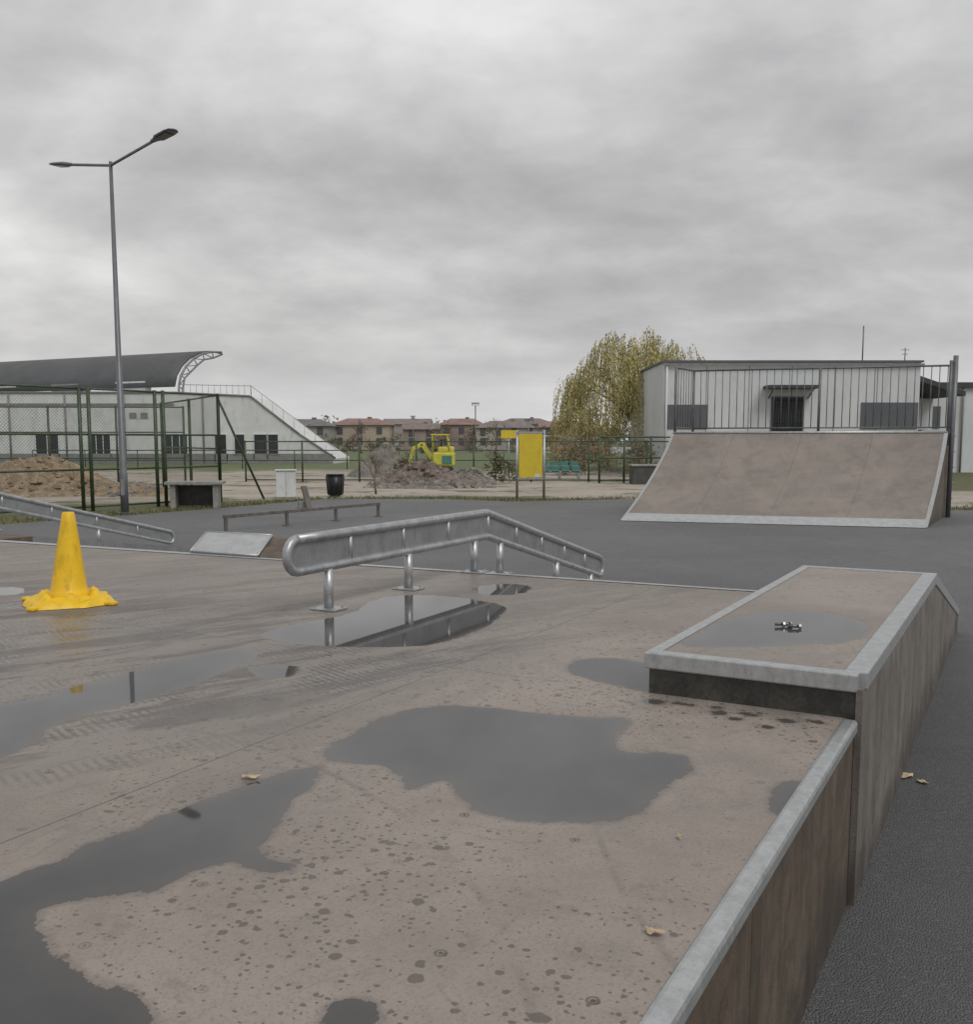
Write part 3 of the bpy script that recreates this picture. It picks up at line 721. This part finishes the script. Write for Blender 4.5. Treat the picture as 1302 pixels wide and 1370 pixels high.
# ------------------------------------------------------------------ yellow board on two posts
yb=E('yellow_notice_board'); X0=1.21;Y0=26.8
for sx in (-.37,.37): tube('post',[(X0+sx,Y0,0),(X0+sx,Y0,1.90)],.036,galv,yb,8)
box('panel',(X0,Y0-.03,1.2),(.64,.03,1.2),yellows,yb,0,.004)
for dx,dz_,sx_,sz_ in ((0,.63,.74,.05),(0,-.63,.74,.04)): box('frame',(X0,Y0-.03,1.2+dz_),(sx_,.045,sz_),galv,yb)
box('label',(X0+.18,Y0-.048,.66),(.14,.004,.09),white,yb)
y2=E('yellow_sign'); tube('post',[(1.0,44,0),(1.0,44,2.0)],.03,galv,y2); box('plate',(1.0,43.95,1.9),(.7,.03,.35),yellows,y2)

# ------------------------------------------------------------------ misc yard objects
eb=E('electrical_cabinet'); box('body',(-5.6,27.2,.41),(.54,.35,.74),white,eb,.2,.01); box('base',(-5.6,27.2,.03),(.58,.4,.06),concrete,eb,.2); box('lid',(-5.6,27.2,.795),(.60,.42,.03),white,eb,.2,.01); box('door_seam',(-5.57,27.03,.41),(.008,.012,.66),darkmetal,eb,.2)
tb=E('trash_bin')
tube('bin_body',[(-4.35,28,.05),(-4.35,28,.62)],[.20,.24],darkmetal,tb,14); tube('rim',[(-4.35,28,.62),(-4.35,28,.66)],.26,darkmetal,tb,14); tube('foot',[(-4.35,28,0),(-4.35,28,.05)],.14,concrete,tb,12)
for k in range(12):
    a=k*math.pi/6; tube('slat',[(-4.35+.22*math.cos(a),28+.22*math.sin(a),.08),(-4.35+.26*math.cos(a),28+.26*math.sin(a),.6)],.012,rubber,tb,5)
cb=E('concrete_table'); 
box('top',(-7.05,23.6,.60),(1.35,.75,.07),concrete,cb,.15,.01)
for dx in (-.5,.5): box('leg',(-7.05+dx*.98,23.6+dx*.15,.28),(.12,.6,.56),concrete,cb,.15)
box('back_panel',(-7.05,23.85,.28),(1.0,.05,.5),darkply,cb,.15)
pk_=E('leaning_plank'); box('board',(-4.25,23.0,.26),(.14,.68,.05),side_box,pk_,.5,.004,rx=R(52)); box('block',(-4.33,23.15,.09),(.3,.2,.16),concrete,pk_,.3,.01)
pb=E('planter_box'); box('body',(6.1,36.6,.34),(1.35,.9,.66),simple('planter_dark',(.07,.075,.07),.8,0,.2,4),pb,0,.01); box('cap',(6.1,36.6,.70),(1.45,1.0,.06),concrete,pb,0,.01)
ss_=E('stadium_seats')
for r_ in range(2):
    for k in range(4):
        x=2.45+k*.44; y=41.0+r_*.8; z=.36+r_*.18
        box('seat',(x,y,z),(.36,.34,.05),teal,ss_,0,.015); box('seat_back',(x,y+.2,z+.10),(.36,.05,.18),teal,ss_,0,.015)
    tube('beam',[(2.2,41+r_*.8,.30+r_*.18),(4.0,41+r_*.8,.30+r_*.18)],.03,galv,ss_)
    for x in (2.3,3.1,3.9): tube('leg',[(x,41+r_*.8,0),(x,41+r_*.8,.30+r_*.18)],.025,galv,ss_)
def heap(name,cx,cy,rx,ry,h,mat,seed,rough=.25,chunks=0,cm=None):
    par=E(name); V=[];F=[];n=64;m=22; rg=random.Random(seed); ph=[rg.uniform(0,6.28) for _ in range(12)]
    def hz_(t,a): return h*(.5+.5*math.cos(math.pi*min(t,1)))**.65*(1+.16*math.sin(2*a+ph[3]+4*t)*min(1,t*4)+.12*math.sin(5*a+ph[4]+7*t)*min(1,t*4))
    for j in range(m+1):
        t=j/m
        for k in range(n):
            a=2*math.pi*k/n
            out=1+.14*math.sin(2*a+ph[0])+.1*math.sin(3*a+ph[1])+.06*math.sin(7*a+ph[2])
            z=hz_(t,a)+h*rough*.2*rg.uniform(-1,1)*(1 if 0<j<m else 0)
            if j==0: z=h
            V.append((cx+rx*t*out*math.cos(a),cy+ry*t*out*math.sin(a),max(z,-.02) if j<m else -.03))
    for j in range(m):
        for k in range(n): F.append((j*n+k,j*n+(k+1)%n,(j+1)*n+(k+1)%n,(j+1)*n+k))
    o=M('mound',V,F,mat,par,False); fixn(o)
    if chunks:
        L=[]
        for _ in range(chunks):
            a=rg.uniform(0,6.28); t=rg.random()**.6*1.08; s=rg.uniform(.04,.13)
            L.append((cx+rx*t*math.cos(a),cy+ry*t*math.sin(a),(hz_(t,a) if t<1 else 0)+.02,s*1.5,s,s*.8,rg.uniform(0,3)))
        boxes('chunks',L,cm or mat,par)
brick=simple('brick_chunks',(.235,.165,.14),.9,0,.5,3)
stone=simple('stone_chunks',(.30,.28,.26),.9,0,.4,3)
heap('rubble_pile',-2.3,35.5,1.7,1.5,.80,rubblem,3,.5,240,brick)
heap('rubble_pile',-.8,36.2,1.3,1.2,.5,rubblem,5,.5,200,stone)
heap('rubble_pile',-2.0,33.6,2.2,.8,.18,rubblem,15,.5,160,stone)
heap('woodchip_pile',-13.6,29.5,2.5,1.8,1.0,sand,8,.3,200,simple('woodchips',(.36,.27,.17),.9,0,.4,3))
heap('woodchip_pile',-10.6,29.0,1.6,1.0,.34,sand,9,.3,90,stone)
heap('woodchip_pile',-16.2,30.0,1.8,1.8,.92,sand,12,.3)
heap('earth_pile',-4.6,44,1.6,1.5,1.3,simple('earth',(.20,.18,.16),.95,0,.3,3,.8,20),11,.3)
# mini excavator
ex_=E('mini_excavator'); X1,Y1=-2.2,42.5
for sy in (-.5,.5):
    n=20; pts=[]
    for k in range(n):
        a=2*math.pi*k/n; c_=math.copysign(.55,math.cos(a)); pts.append((X1+c_+.24*math.cos(a),.24+.24*math.sin(a)+.0))
    V=[(x,Y1+sy-.14,z) for x,z in pts]+[(x,Y1+sy+.14,z) for x,z in pts]
    F=[tuple(range(n)),tuple(range(2*n-1,n-1,-1))]+[(i,(i+1)%n,n+(i+1)%n,n+i) for i in range(n)]
    fixn(M('track',V,F,rubber,ex_))
box('undercarriage',(X1,Y1,.38),(.9,.8,.22),darkmetal,ex_)
box('body',(X1+.35,Y1,.82),(.95,1.0,.6),yellowm,ex_,0,.08); box('engine_cover',(X1+.45,Y1,1.22),(.7,.9,.28),yellowm,ex_,0,.08); box('side_panel',(X1+.5,Y1-.50,.80),(.42,.04,.36),teal,ex_,0,.01)
box('seat',(X1+.05,Y1,1.22),(.35,.4,.1),rubber,ex_,0,.03); box('seat_back',(X1+.24,Y1,1.45),(.08,.4,.42),rubber,ex_,0,.03)
L=[([(X1-.1,Y1-.45,1.1),(X1-.12,Y1-.45,1.85),(X1+.5,Y1-.45,1.85),(X1+.6,Y1-.45,1.2)],.035),([(X1-.1,Y1+.45,1.1),(X1-.12,Y1+.45,1.85),(X1+.5,Y1+.45,1.85),(X1+.6,Y1+.45,1.2)],.035)]
tubes('roll_bar',L,yellowm,ex_,8); box('canopy',(X1+.2,Y1,1.87),(.8,1.0,.05),yellowm,ex_,0,.02)
def beam(name,p,q,w,h,mat,par):
    p=Vector(p);q=Vector(q);d=q-p; o=box(name,(p+q)/2,(d.length,w,h),mat,par,0,.02); o.rotation_euler=(0,-math.atan2(d.z,d.x),0); return o
beam('boom_lower',(X1-.15,Y1,.8),(X1-.6,Y1,1.5),.2,.20,yellowm,ex_); beam('boom_upper',(X1-.57,Y1,1.48),(X1-1.0,Y1,1.25),.2,.18,yellowm,ex_)
beam('stick',(X1-.97,Y1,1.33),(X1-1.15,Y1,.55),.16,.16,yellowm,ex_)
V=[(X1-1.3,Y1-.25,.55),(X1-.95,Y1-.25,.6),(X1-.85,Y1-.25,.2),(X1-1.1,Y1-.25,.05),(X1-1.35,Y1-.25,.2)]; V+=[(x,y+.5,z) for x,y,z in V]
fixn(M('bucket',V,[(0,1,2,3,4),(9,8,7,6,5)]+[(i,(i+1)%5,5+(i+1)%5,5+i) for i in range(5)],darkmetal,ex_))
tube('hydraulic_ram',[(X1-.25,Y1,.7),(X1-.5,Y1-.02,1.1)],.04,galv,ex_,8)
box('blade',(X1+.98,Y1,.2),(.06,1.2,.32),yellowm,ex_,0,.01)

# ------------------------------------------------------------------ grandstand (left)
gs=E('stadium_grandstand'); YW=70.0
pr=[(-46,0),(-10.8,0),(-10.8,.35),(-13.4,2.1),(-16.8,4.75),(-22.2,5.0),(-46,5.0)]
V=[(x,YW,z) for x,z in pr]+[(x,YW+7,z) for x,z in pr]; n=len(pr)
fixn(M('walls',V,[tuple(range(n)),tuple(range(2*n-1,n-1,-1))]+[(i,(i+1)%n,n+(i+1)%n,n+i) for i in range(n)],white,gs))
box('plinth',(-28.5,YW-.04,.35),(35,.08,.7),plinth,gs)
box('cornice',(-34,YW-.05,4.2),(23.5,.1,.12),plinth,gs)
for (x1,z1),(x2,z2) in (((-10.8,.35),(-13.4,2.1)),((-13.4,2.1),(-16.8,4.75)),((-16.8,4.75),(-22.2,5.0)),((-22.2,5.0),(-46,5.0))):
    tube('coping',[(x1,YW-.05,z1+.03),(x2,YW-.05,z2+.03)],.07,plinth,gs,6)
for xx in (-20.2,-25.8,-30,-34): tube('downpipe',[(xx,YW-.07,0),(xx,YW-.07,4.9)],.06,plinth,gs,6)
def window(x0,x1,z0,z1,y,par,mull=1,frame=white):
    box('window_glass',((x0+x1)/2,y-.015,(z0+z1)/2),(x1-x0,.03,z1-z0),glass,par)
    t=.07
    box('window_frame',((x0+x1)/2,y-.04,z1+t/2),(x1-x0+2*t,.08,t),frame,par); box('window_sill',((x0+x1)/2,y-.06,z0-t/2),(x1-x0+2*t,.12,t),plinth,par)
    for xx in (x0-t/2,x1+t/2): box('window_frame',(xx,y-.04,(z0+z1)/2),(t,.08,z1-z0),frame,par)
    for k in range(mull):
        xx=x0+(x1-x0)*(k+1)/(mull+1); box('mullion',(xx,y-.035,(z0+z1)/2),(.05,.06,z1-z0),frame,par)
for x0,x1,zz,mm in ((-36.5,-34.9,.5,1),(-32.2,-30.6,.5,1),(-28.4,-26.9,.5,2),(-23.0,-21.4,.5,2),(-19.4,-18.6,.1,0),(-18.0,-17.3,.7,0),(-16.6,-15.7,.3,0),(-15.6,-14.9,.7,0)):
    window(x0,x1,zz,2.05,YW,gs,mm)
for x0 in (-24.4,-25.2): box('vent',(x0,YW-.03,3.4),(.5,.05,.4),plinth,gs)
L=[]
for i in range(13): x=-22+i*.43; L.append(([(x,YW+.3,4.9),(x,YW+.3,5.6)],.018))
L.append(([(-22,YW+.3,5.6),(-16.8,YW+.3,5.5)],.028)); L.append(([(-16.8,YW+.3,5.5),(-10.8,YW+.3,1.0)],.025))
for i in range(8): t=i/8; x=-16.8+6*t; L.append(([(x,YW+.3,4.8-4.5*t),(x,YW+.3,5.5-4.5*t)],.018))
tubes('stair_railing',L,simple('railing_pale',(.4,.4,.4),.5,.2,.1,3),gs,6)
o0=Vector((-22.6,71.5)); ax=Vector((-.894,.447)); dp=Vector((.447,.894))
prf=[(0,5.5),(.25,6.3),(.8,7.0),(1.6,7.6),(2.6,8.05),(3.6,8.25),(4.6,8.3)]
V=[];F=[]
NL=14
for i in range(NL+1):
    for d_,z_ in prf:
        q=o0+ax*(i*2.3)+dp*d_; V.append((q.x,q.y,z_))
m_=len(prf)
for i in range(NL):
    for k in range(m_-1): F.append((i*m_+k,(i+1)*m_+k,(i+1)*m_+k+1,i*m_+k+1))
o=M('canopy_roof',V,F,roofgrey,gs,True); s_=o.modifiers.new('s','SOLIDIFY'); s_.thickness=.12
L=[]
for i in range(1,NL,2):
    L.append(([Vector(((o0+ax*(i*2.3)+dp*(d_-.02)).x,(o0+ax*(i*2.3)+dp*(d_-.02)).y,z_+.03)) for d_,z_ in prf],.035))
tubes('roof_seams',L,roofdark,gs,5)
L=[]
for i in (0,4,8,12):
    base=o0+ax*(i*2.3-(.35 if i==0 else 0))
    outer=[];inner=[]
    for j,(d_,z_) in enumerate(prf):
        q=base+dp*d_; outer.append(Vector((q.x,q.y,z_+.02)))
        q=base+dp*(d_+.38 if j<4 else d_+.1); inner.append(Vector((q.x,q.y,z_-(.15 if j<2 else .42 if j<6 else .12))))
    b0=base; L.append(([Vector((b0.x,b0.y,4.2))]+outer,.085)); bi=base+dp*.4; L.append(([Vector((bi.x,bi.y,4.2))]+inner,.07))
    for j in range(len(prf)): L.append(([outer[j],inner[j]],.04)); 
    for j in range(len(prf)-1): L.append(([outer[j],inner[j+1]],.035))
    L.append(([Vector((b0.x,b0.y,4.4)),inner[0]],.04))
tubes('canopy_truss',L,simple('truss_paint',(.22,.225,.23),.5,.3,.1,3),gs,6)
for i in range(4):
    q=o0+ax*(4+i*7)-dp*.6; box('upper_box',(q.x,q.y+1,5.5),(3,.6,1.0),plinth if i%2 else white,gs,math.atan2(ax.y,ax.x))

# ------------------------------------------------------------------ main building (right)
mb=E('sports_hall_building'); YB=45.0
box('walls',(13.95,YB+5,2.58),(11.7,10,5.16),cladding,mb)
box('parapet_cap',(13.95,YB+5,5.2),(11.9,10.2,.09),greyband,mb)
box('gutter',(13.95,YB-.13,5.06),(11.9,.1,.07),plinth,mb)
tube('downpipe',[(8.22,YB-.08,0),(8.22,YB-.08,5.05)],.05,white,mb,8)
box('grey_panel',(9.15,YB-.02,2.7),(1.95,.05,1.1),greyband,mb)
box('grey_panel',(18.45,YB-.02,2.75),(2.6,.05,1.2),greyband,mb)
for k in range(1,6): box('panel_joint',(8.1+k*1.95,YB-.005,2.5),(.025,.02,5.0),plinth,mb)
window(13.1,14.45,1.2,3.55,YB,mb,0,greyband)
L=[([(13.1+.12*k,YB-.12,1.2),(13.1+.12*k,YB-.12,3.55)],.014) for k in range(12)]+[([(13.1,YB-.12,z),(14.45,YB-.12,z)],.016) for z in (1.3,2.4,3.45)]
tubes('window_bars',L,darkmetal,mb,5)
box('canopy',(13.8,YB-.5,4.02),(2.3,1.0,.14),roofdark,mb); 
for x in (12.9,14.7): tube('canopy_bracket',[(x,YB-.02,3.55),(x,YB-.85,3.95)],.03,roofdark,mb,6)
tube('roof_mast',[(17.5,YB+1,5.1),(17.5,YB+1,6.9)],.03,lampgrey,mb,6); tube('antenna',[(19.9,YB+2,5.1),(19.9,YB+2,6.0)],.025,lampgrey,mb,6)
tubes('antenna_elements',[([(19.7,YB+2,5.9),(20.1,YB+2,5.9)],.015),([(19.75,YB+2,5.7),(20.05,YB+2,5.7)],.015)],lampgrey,mb)
be=E('annex_building')
box('walls',(28,54.5,2.15),(16,9,4.3),cladding,be); box('roof_edge',(28,54.5,4.42),(16.4,9.4,.26),roofdark,be)
box('grey_panel',(21.6,49.98,2.8),(3.0,.06,1.1),greyband,be)
fixn(M('sloped_roof_edge',[(19.85,46,4.75),(22.4,46,3.9),(22.4,46,3.7),(19.85,46,4.5),(19.85,50,4.75),(22.4,50,3.9),(22.4,50,3.7),(19.85,50,4.5)],[(0,1,2,3),(7,6,5,4),(0,4,5,1),(1,5,6,2),(2,6,7,3),(3,7,4,0)],roofdark,be))
box('porch_wall',(21.1,49.2,1.9),(2.4,.2,3.6),cladding,be); box('porch_door',(21.3,49.08,1.1),(1.0,.06,2.1),roofdark,be)
window(26.2,27.6,1.6,3.0,50,be,1)
tube('downpipe',[(24.2,49.9,0),(24.2,49.9,4.3)],.05,plinth,be,6)

# ------------------------------------------------------------------ background houses
def house(name,x,y,w,d,h,rh,wc,rc,hip=True,floors=2,chim=True):
    p=E(name); wm=simple(name+'_wall',wc,.85,0,.1,.5); rm=simple(name+'_roof',rc,.8,0,.2,.8)
    box('walls',(x,y+d/2,h/2),(w,d,h),wm,p)
    e=.4; i=w*.28 if hip else 0
    V=[(x-w/2-e,y-e,h),(x+w/2+e,y-e,h),(x+w/2+e,y+d+e,h),(x-w/2-e,y+d+e,h),(x-w/2-e+i,y+d/2,h+rh),(x+w/2+e-i,y+d/2,h+rh)]
    M('roof',V,[(0,1,5,4),(2,3,4,5),(1,2,5),(3,0,4),(0,3,2,1)],rm,p)
    nw=max(2,int(w/2.6)); Lg=[]
    for f in range(floors):
        z=1.5+f*(h-.6)/floors
        for k in range(nw): Lg.append((x-w/2+w*(k+.5)/nw,y-.03,z,.95,.08,1.2,0))
    boxes('windows',Lg,simple(name+'_glass',(.09,.09,.10),.3),p)
    if chim: box('chimney',(x+w*.12,y+d/2,h+rh*.8),(.7,.7,1.0),rm,p)
RB=(.24,.16,.135)  # house wall and roof colours are muted to stand in for distance haze
house('brick_house',-29.5,158,8,9,4.0,1.2,(.30,.29,.28),(.16,.155,.155))
house('brick_house',-21.5,166,10,9,4.3,1.2,(.40,.33,.27),RB)
house('brick_house',-11.5,170,6,8,3.6,1.1,(.30,.24,.21),(.20,.16,.145),False)
house('brick_house',-4.5,176,8,9,4.5,1.2,(.32,.25,.22),RB)
house('brick_house',3.5,172,11,9,3.9,1.3,(.37,.33,.30),(.20,.17,.155))
house('brick_house',14,180,8,9,4.1,1.2,(.32,.24,.21),RB,False)
house('brick_house',-39,176,9,9,4.2,1.3,(.34,.32,.30),(.18,.165,.155))
house('brick_house',-16,195,9,9,4.9,1.2,(.36,.33,.31),(.22,.18,.165),False)
house('brick_house',8,200,12,9,5.0,1.3,(.38,.35,.33),(.20,.17,.16))
tw=E('floodlight_mast'); tube('mast',[(-1.8,160,0),(-1.8,160,7.6)],.10,plinth,tw,8); box('head_frame',(-1.8,160,7.7),(1.3,.2,.2),plinth,tw)
for k in range(3): box('floodlight',(-2.25+k*.45,159.8,7.4),(.28,.2,.3),white,tw)
for (x,y,h) in ((3.2,75,3.2),(-9,120,4.6)):
    t=E('floodlight_pole'); tube('pole',[(x,y,0),(x,y,h)],.05,plinth,t,6); box('light',(x,y,h),(.6,.2,.12),lampgrey,t)
ad=E('advertising_boards'); 
for k in range(8): box('board',(5+k*2.6,92,.75),(2.5,.06,.6),orange if k%3 else white,ad)
gp=E('goal_net_frame'); tubes('frame',[([(2.5,80,0),(2.5,80,2.0)],.05),([(7.5,80,0),(7.5,80,2.0)],.05),([(2.5,80,2.0),(7.5,80,2.0)],.05)],white,gp)

# ------------------------------------------------------------------ foliage
def leaf_cloud(name,centers,n,size,mat,parent,asp=.5,seed=1):
    rg=np.random.default_rng(seed); V=[];F=[]
    per=n//len(centers)
    for (x,y,z,rx,ry,rz) in centers:
        cl=rg.normal(size=(max(3,per//25),3)); cl/=np.linalg.norm(cl,axis=1)[:,None]; cl*=rg.random((len(cl),1))**.45
        idx=rg.integers(0,len(cl),per); p=cl[idx]+rg.normal(size=(per,3))*.13
        p=p*np.array([rx,ry,rz])+np.array([x,y,z])
        p=p[p[:,2]>0.02]
        a=rg.normal(size=(len(p),3)); a/=np.linalg.norm(a,axis=1)[:,None]; b=np.cross(a,rg.normal(size=(len(p),3))); b/=np.linalg.norm(b,axis=1)[:,None]
        s=size*rg.uniform(.6,1.3,(len(p),1)); a*=s; b*=s*asp
        for q in range(len(p)):
            k=len(V); V+= [p[q]-a[q],p[q]+b[q],p[q]+a[q],p[q]-b[q]]; F.append((k,k+1,k+2,k+3))
    return M(name,V,F,mat,parent)
def willow(name,x,y,h,rad,nstr,seed,m1,m2,trunk=.32,zmin=1.2,lf=.13,lobes=30):
    p=E(name); rg=random.Random(seed); L=[]
    th=h*.28
    tp=[Vector((x,y,0)),Vector((x-.1,y,th*.6)),Vector((x+.15,y,th))]
    L.append((tp,[trunk,trunk*.8,trunk*.7]))
    cl=[]
    for i in range(lobes):
        a=2.399963*i+rg.uniform(-.35,.35); q=((i+.5)/lobes)**.5*rg.uniform(.93,1.05)
        hk=rg.uniform(.86,1.03)
        lx_,ly_=rad*q*math.cos(a),rad*q*math.sin(a)
        zt=h*(1-.38*q**2.4)*hk
        cl.append((lx_,ly_,q,zt))
        if i%3: continue
        e=Vector((x+lx_*.92,y+ly_*.92,zt-.35)); m0=tp[-1].lerp(e,.45)+Vector((0,0,h*.05))
        L.append(([tp[-1],m0,e],[trunk*.34,trunk*.15,.015]))
        for _ in range(4):
            s=m0.lerp(e,rg.uniform(.1,.9)); e2=s+Vector((rg.uniform(-1,1)*rad*.2,rg.uniform(-1,1)*rad*.2,rg.uniform(.1,.5))); e2.z=min(e2.z,zt-.3); L.append(([s,e2],[.03,.008]))
    tubes('trunk_and_limbs',L,bark,p,6)
    S=[];V=[[],[]];F=[[],[]]
    for i in range(nstr):
        lx_,ly_,q,zt=rg.choice(cl); sx_,sy_=rg.gauss(0,rad*.085),rg.gauss(0,rad*.085); dx=lx_+sx_; dy=ly_+sy_
        rr=min(1.2,math.hypot(dx,dy)/rad); dd_=min(2.0,math.hypot(sx_,sy_)/(rad*.085))
        z=zt-dd_*dd_*.025*h-rg.uniform(0,.05)*h
        ln=rg.uniform(.12,.55)*h*(.42+.75*rr)
        px,py=x+dx,y+dy; ox,oy=dx/max(rad,.1)*.35,dy/max(rad,.1)*.35
        which=0 if rg.random()<.70 else 1
        n=int(ln/.08); pts=[]
        sw=rg.uniform(-.16,.16)
        for k in range(n+1):
            t=k/max(n,1); zz=z-ln*t+.2*math.sin(min(1,t*3)*math.pi)*.6
            if zz<zmin: break
            X=px+ox*(1-(1-t)**2)+sw*t+rg.gauss(0,.02); Y=py+oy*(1-(1-t)**2)+rg.gauss(0,.02)
            pts.append((X,Y,zz))
            if rg.random()<.80:
                l=lf*rg.uniform(.6,1.3); w=l*.20; a=rg.uniform(0,6.28); ca,sa=math.cos(a),math.sin(a); tl_=rg.uniform(.15,.7)
                d=Vector((ca*tl_,sa*tl_,-1)).normalized()*l; s_=Vector((-sa,ca,0))*w; c0=Vector((X,Y,zz)); vv=V[which]; kk_=len(vv)
                vv+=[c0,c0+d*.5+s_,c0+d,c0+d*.5-s_]; F[which].append((kk_,kk_+1,kk_+2,kk_+3))
        if len(pts)>3 and i%4==0: S.append(([pts[0],pts[len(pts)//2],pts[-1]],.006))
    for w_ in (0,1): M('foliage_%d'%w_,V[w_],F[w_],(m1,m2)[w_],p)
    tubes('twigs',S,simple('willow_twigs',(.30,.25,.12),.8,0,.2,4),p,3)
willow('willow_tree',8.6,55,7.9,4.2,2300,4,willowleaf,willowleaf2,.40,1.9,.13,60)
willow('willow_tree',5.2,52,4.0,1.8,480,9,willowleaf2,willowleaf,.15,.5,.11,18)
def bare_tree(name,x,y,h,seed,mat=barkg,r=.04,spread=.5):
    p=E(name); rg=random.Random(seed); L=[]
    def gr(s,d,l,r_,dep):
        e=s+d*l; mid=s.lerp(e,.5)+Vector((rg.uniform(-.06,.06)*l,rg.uniform(-.06,.06)*l,0)); L.append(([s,mid,e],[r_,r_*.8,r_*.6]))
        if dep==0: return
        for _ in range(3 if dep>1 else 4):
            nd=(d+Vector((rg.uniform(-1,1),rg.uniform(-1,1),rg.uniform(-.2,.7)))*spread).normalized(); gr(s.lerp(e,rg.uniform(.5,1)),nd,l*rg.uniform(.55,.8),r_*.55,dep-1)
    gr(Vector((x,y,0)),Vector((rg.uniform(-.2,.2),0,1)).normalized(),h*.38,r,4)
    tubes('branches',L,mat,p,4)
bare_tree('bare_sapling',-3.35,29.5,1.5,3,bark,.035,.65)
bare_tree('bare_sapling',-3.0,38,1.6,6,bark,.03,.8)
bare_tree('bare_sapling',.35,37.2,1.7,8,bark,.03,.8)
for i,(x,y,h) in enumerate(((-25,120,5.2),(-16,125,5.0),(-6,115,4.6),(1,122,5.2),(6,110,4.4),(11,100,4.6),(-32,110,4.8))):
    bare_tree('bare_tree',x,y,h,20+i,barkg,.12,.6)
tl_=E('distant_tree_line'); cs=[];cg=[]
rg=random.Random(2)
for i in range(60):
    x=-60+i*2.4+rg.uniform(-1,1); hh=rg.uniform(1.2,2.5); (cs if rg.random()<.7 else cg).append((x,rg.uniform(128,148),hh*.7,rg.uniform(1.2,2.4),2,hh))
leaf_cloud('bare_bushes',cs,14000,.20,bushleaf,tl_,.3,5); leaf_cloud('olive_bushes',cg,5000,.20,bushgreen,tl_,.45,6)
tl2=E('background_trees'); cs=[(x,rg.uniform(215,260),2.5,6,5,rg.uniform(2.5,4.2)) for x in range(-110,130,7)]
leaf_cloud('tree_mass',cs,15000,.5,leafmat('hazy_trees',(.26,.25,.24),(.32,.31,.30)),tl2,.6,8)  # distance haze is painted into the pale grey leaf colours
hb=E('shrub'); leaf_cloud('foliage',[(.5,37.0,.55,.6,.5,.5),(-2.9,38.2,.5,.7,.5,.45),(1.5,39.5,.5,.8,.5,.5)],2600,.05,bushgreen,hb,.5,9)
hb2=E('shrub'); leaf_cloud('foliage',[(3.9,46,.9,1.0,.8,1.0),(6.9,44,.8,.8,.7,.9),(5.2,47,.9,1.4,.7,1.0)],5200,.07,leafmat('shrub_brown',(.16,.14,.07),(.26,.22,.10)),hb2,.4,10)
V=[];F=[]
rg=random.Random(5)
def verge_pts():
    edge=[(-11.5,15.5),(-7.6,21.2),(-6.3,23.4),(-4.4,27.0),(-1.1,26.9),(.8,25.8),(4.1,26.9),(7.5,26.2),(10.8,22.6),(22,22.4)]
    for (x1,y1),(x2,y2) in zip(edge,edge[1:]):
        n=int(math.hypot(x2-x1,y2-y1)*170)
        for _ in range(n):
            t=rg.random(); o=abs(rg.gauss(0,.55))-.05; yield x1+(x2-x1)*t+rg.uniform(-.2,.0)-(o*.5 if x2<-4 else 0),y1+(y2-y1)*t+o
for x,y in verge_pts():
    h_=rg.uniform(.02,.10); a=rg.uniform(0,3.14); dx,dy=math.cos(a)*.012,math.sin(a)*.012; lx_,ly_=rg.uniform(-.05,.05),rg.uniform(-.05,.05); k=len(V)
    V+=[(x-dx,y-dy,0),(x+dx,y+dy,0),(x+lx_,y+ly_,h_)]; F.append((k,k+1,k+2))
M('verge_grass',V,F,leafmat('grass_blades',(.09,.10,.035),(.20,.19,.08)))

# ------------------------------------------------------------------ fallen leaves
def leaf(x,y,z,s,rz,seed):
    rg=random.Random(seed); n=14; V=[(0,0,.008)];
    for k in range(n):
        a=2*math.pi*k/n; r=s*(.75+.25*abs(math.cos(2.5*a))); V.append((r*math.cos(a),r*math.sin(a)*.55,rg.uniform(.002,.012)))
    F=[(0,1+k,1+(k+1)%n) for k in range(n)]
    o=M('fallen_leaf',V,F,leafdry); o.location=(x,y,z); o.rotation_euler=(0,0,rz)
for i,(s,w,sz) in enumerate(((-1.38,1.39,.030),(-1.20,.21,.011),(-1.66,.11,.022))):
    p=D(s,w,H+.002); leaf(p.x,p.y,p.z,sz,i*1.3,i)
leaf(2.0,4.5,.008,.05,.4,20); leaf(2.05,4.42,.008,.035,2,21); leaf(2.9,6.2,.008,.02,1,22)

# ------------------------------------------------------------------ camera
cam=bpy.data.cameras.new('camera'); co_=link(bpy.data.objects.new('camera',cam))
cam.sensor_fit='HORIZONTAL'; cam.sensor_width=36; cam.lens=36; cam.shift_y=.0384; cam.clip_start=.05; cam.clip_end=2000
co_.location=(0,0,1.6); co_.rotation_euler=(R(90-6.351),0,0)
scene.camera=co_
scene.view_settings.view_transform='Standard'; scene.view_settings.look='None'; scene.view_settings.exposure=0
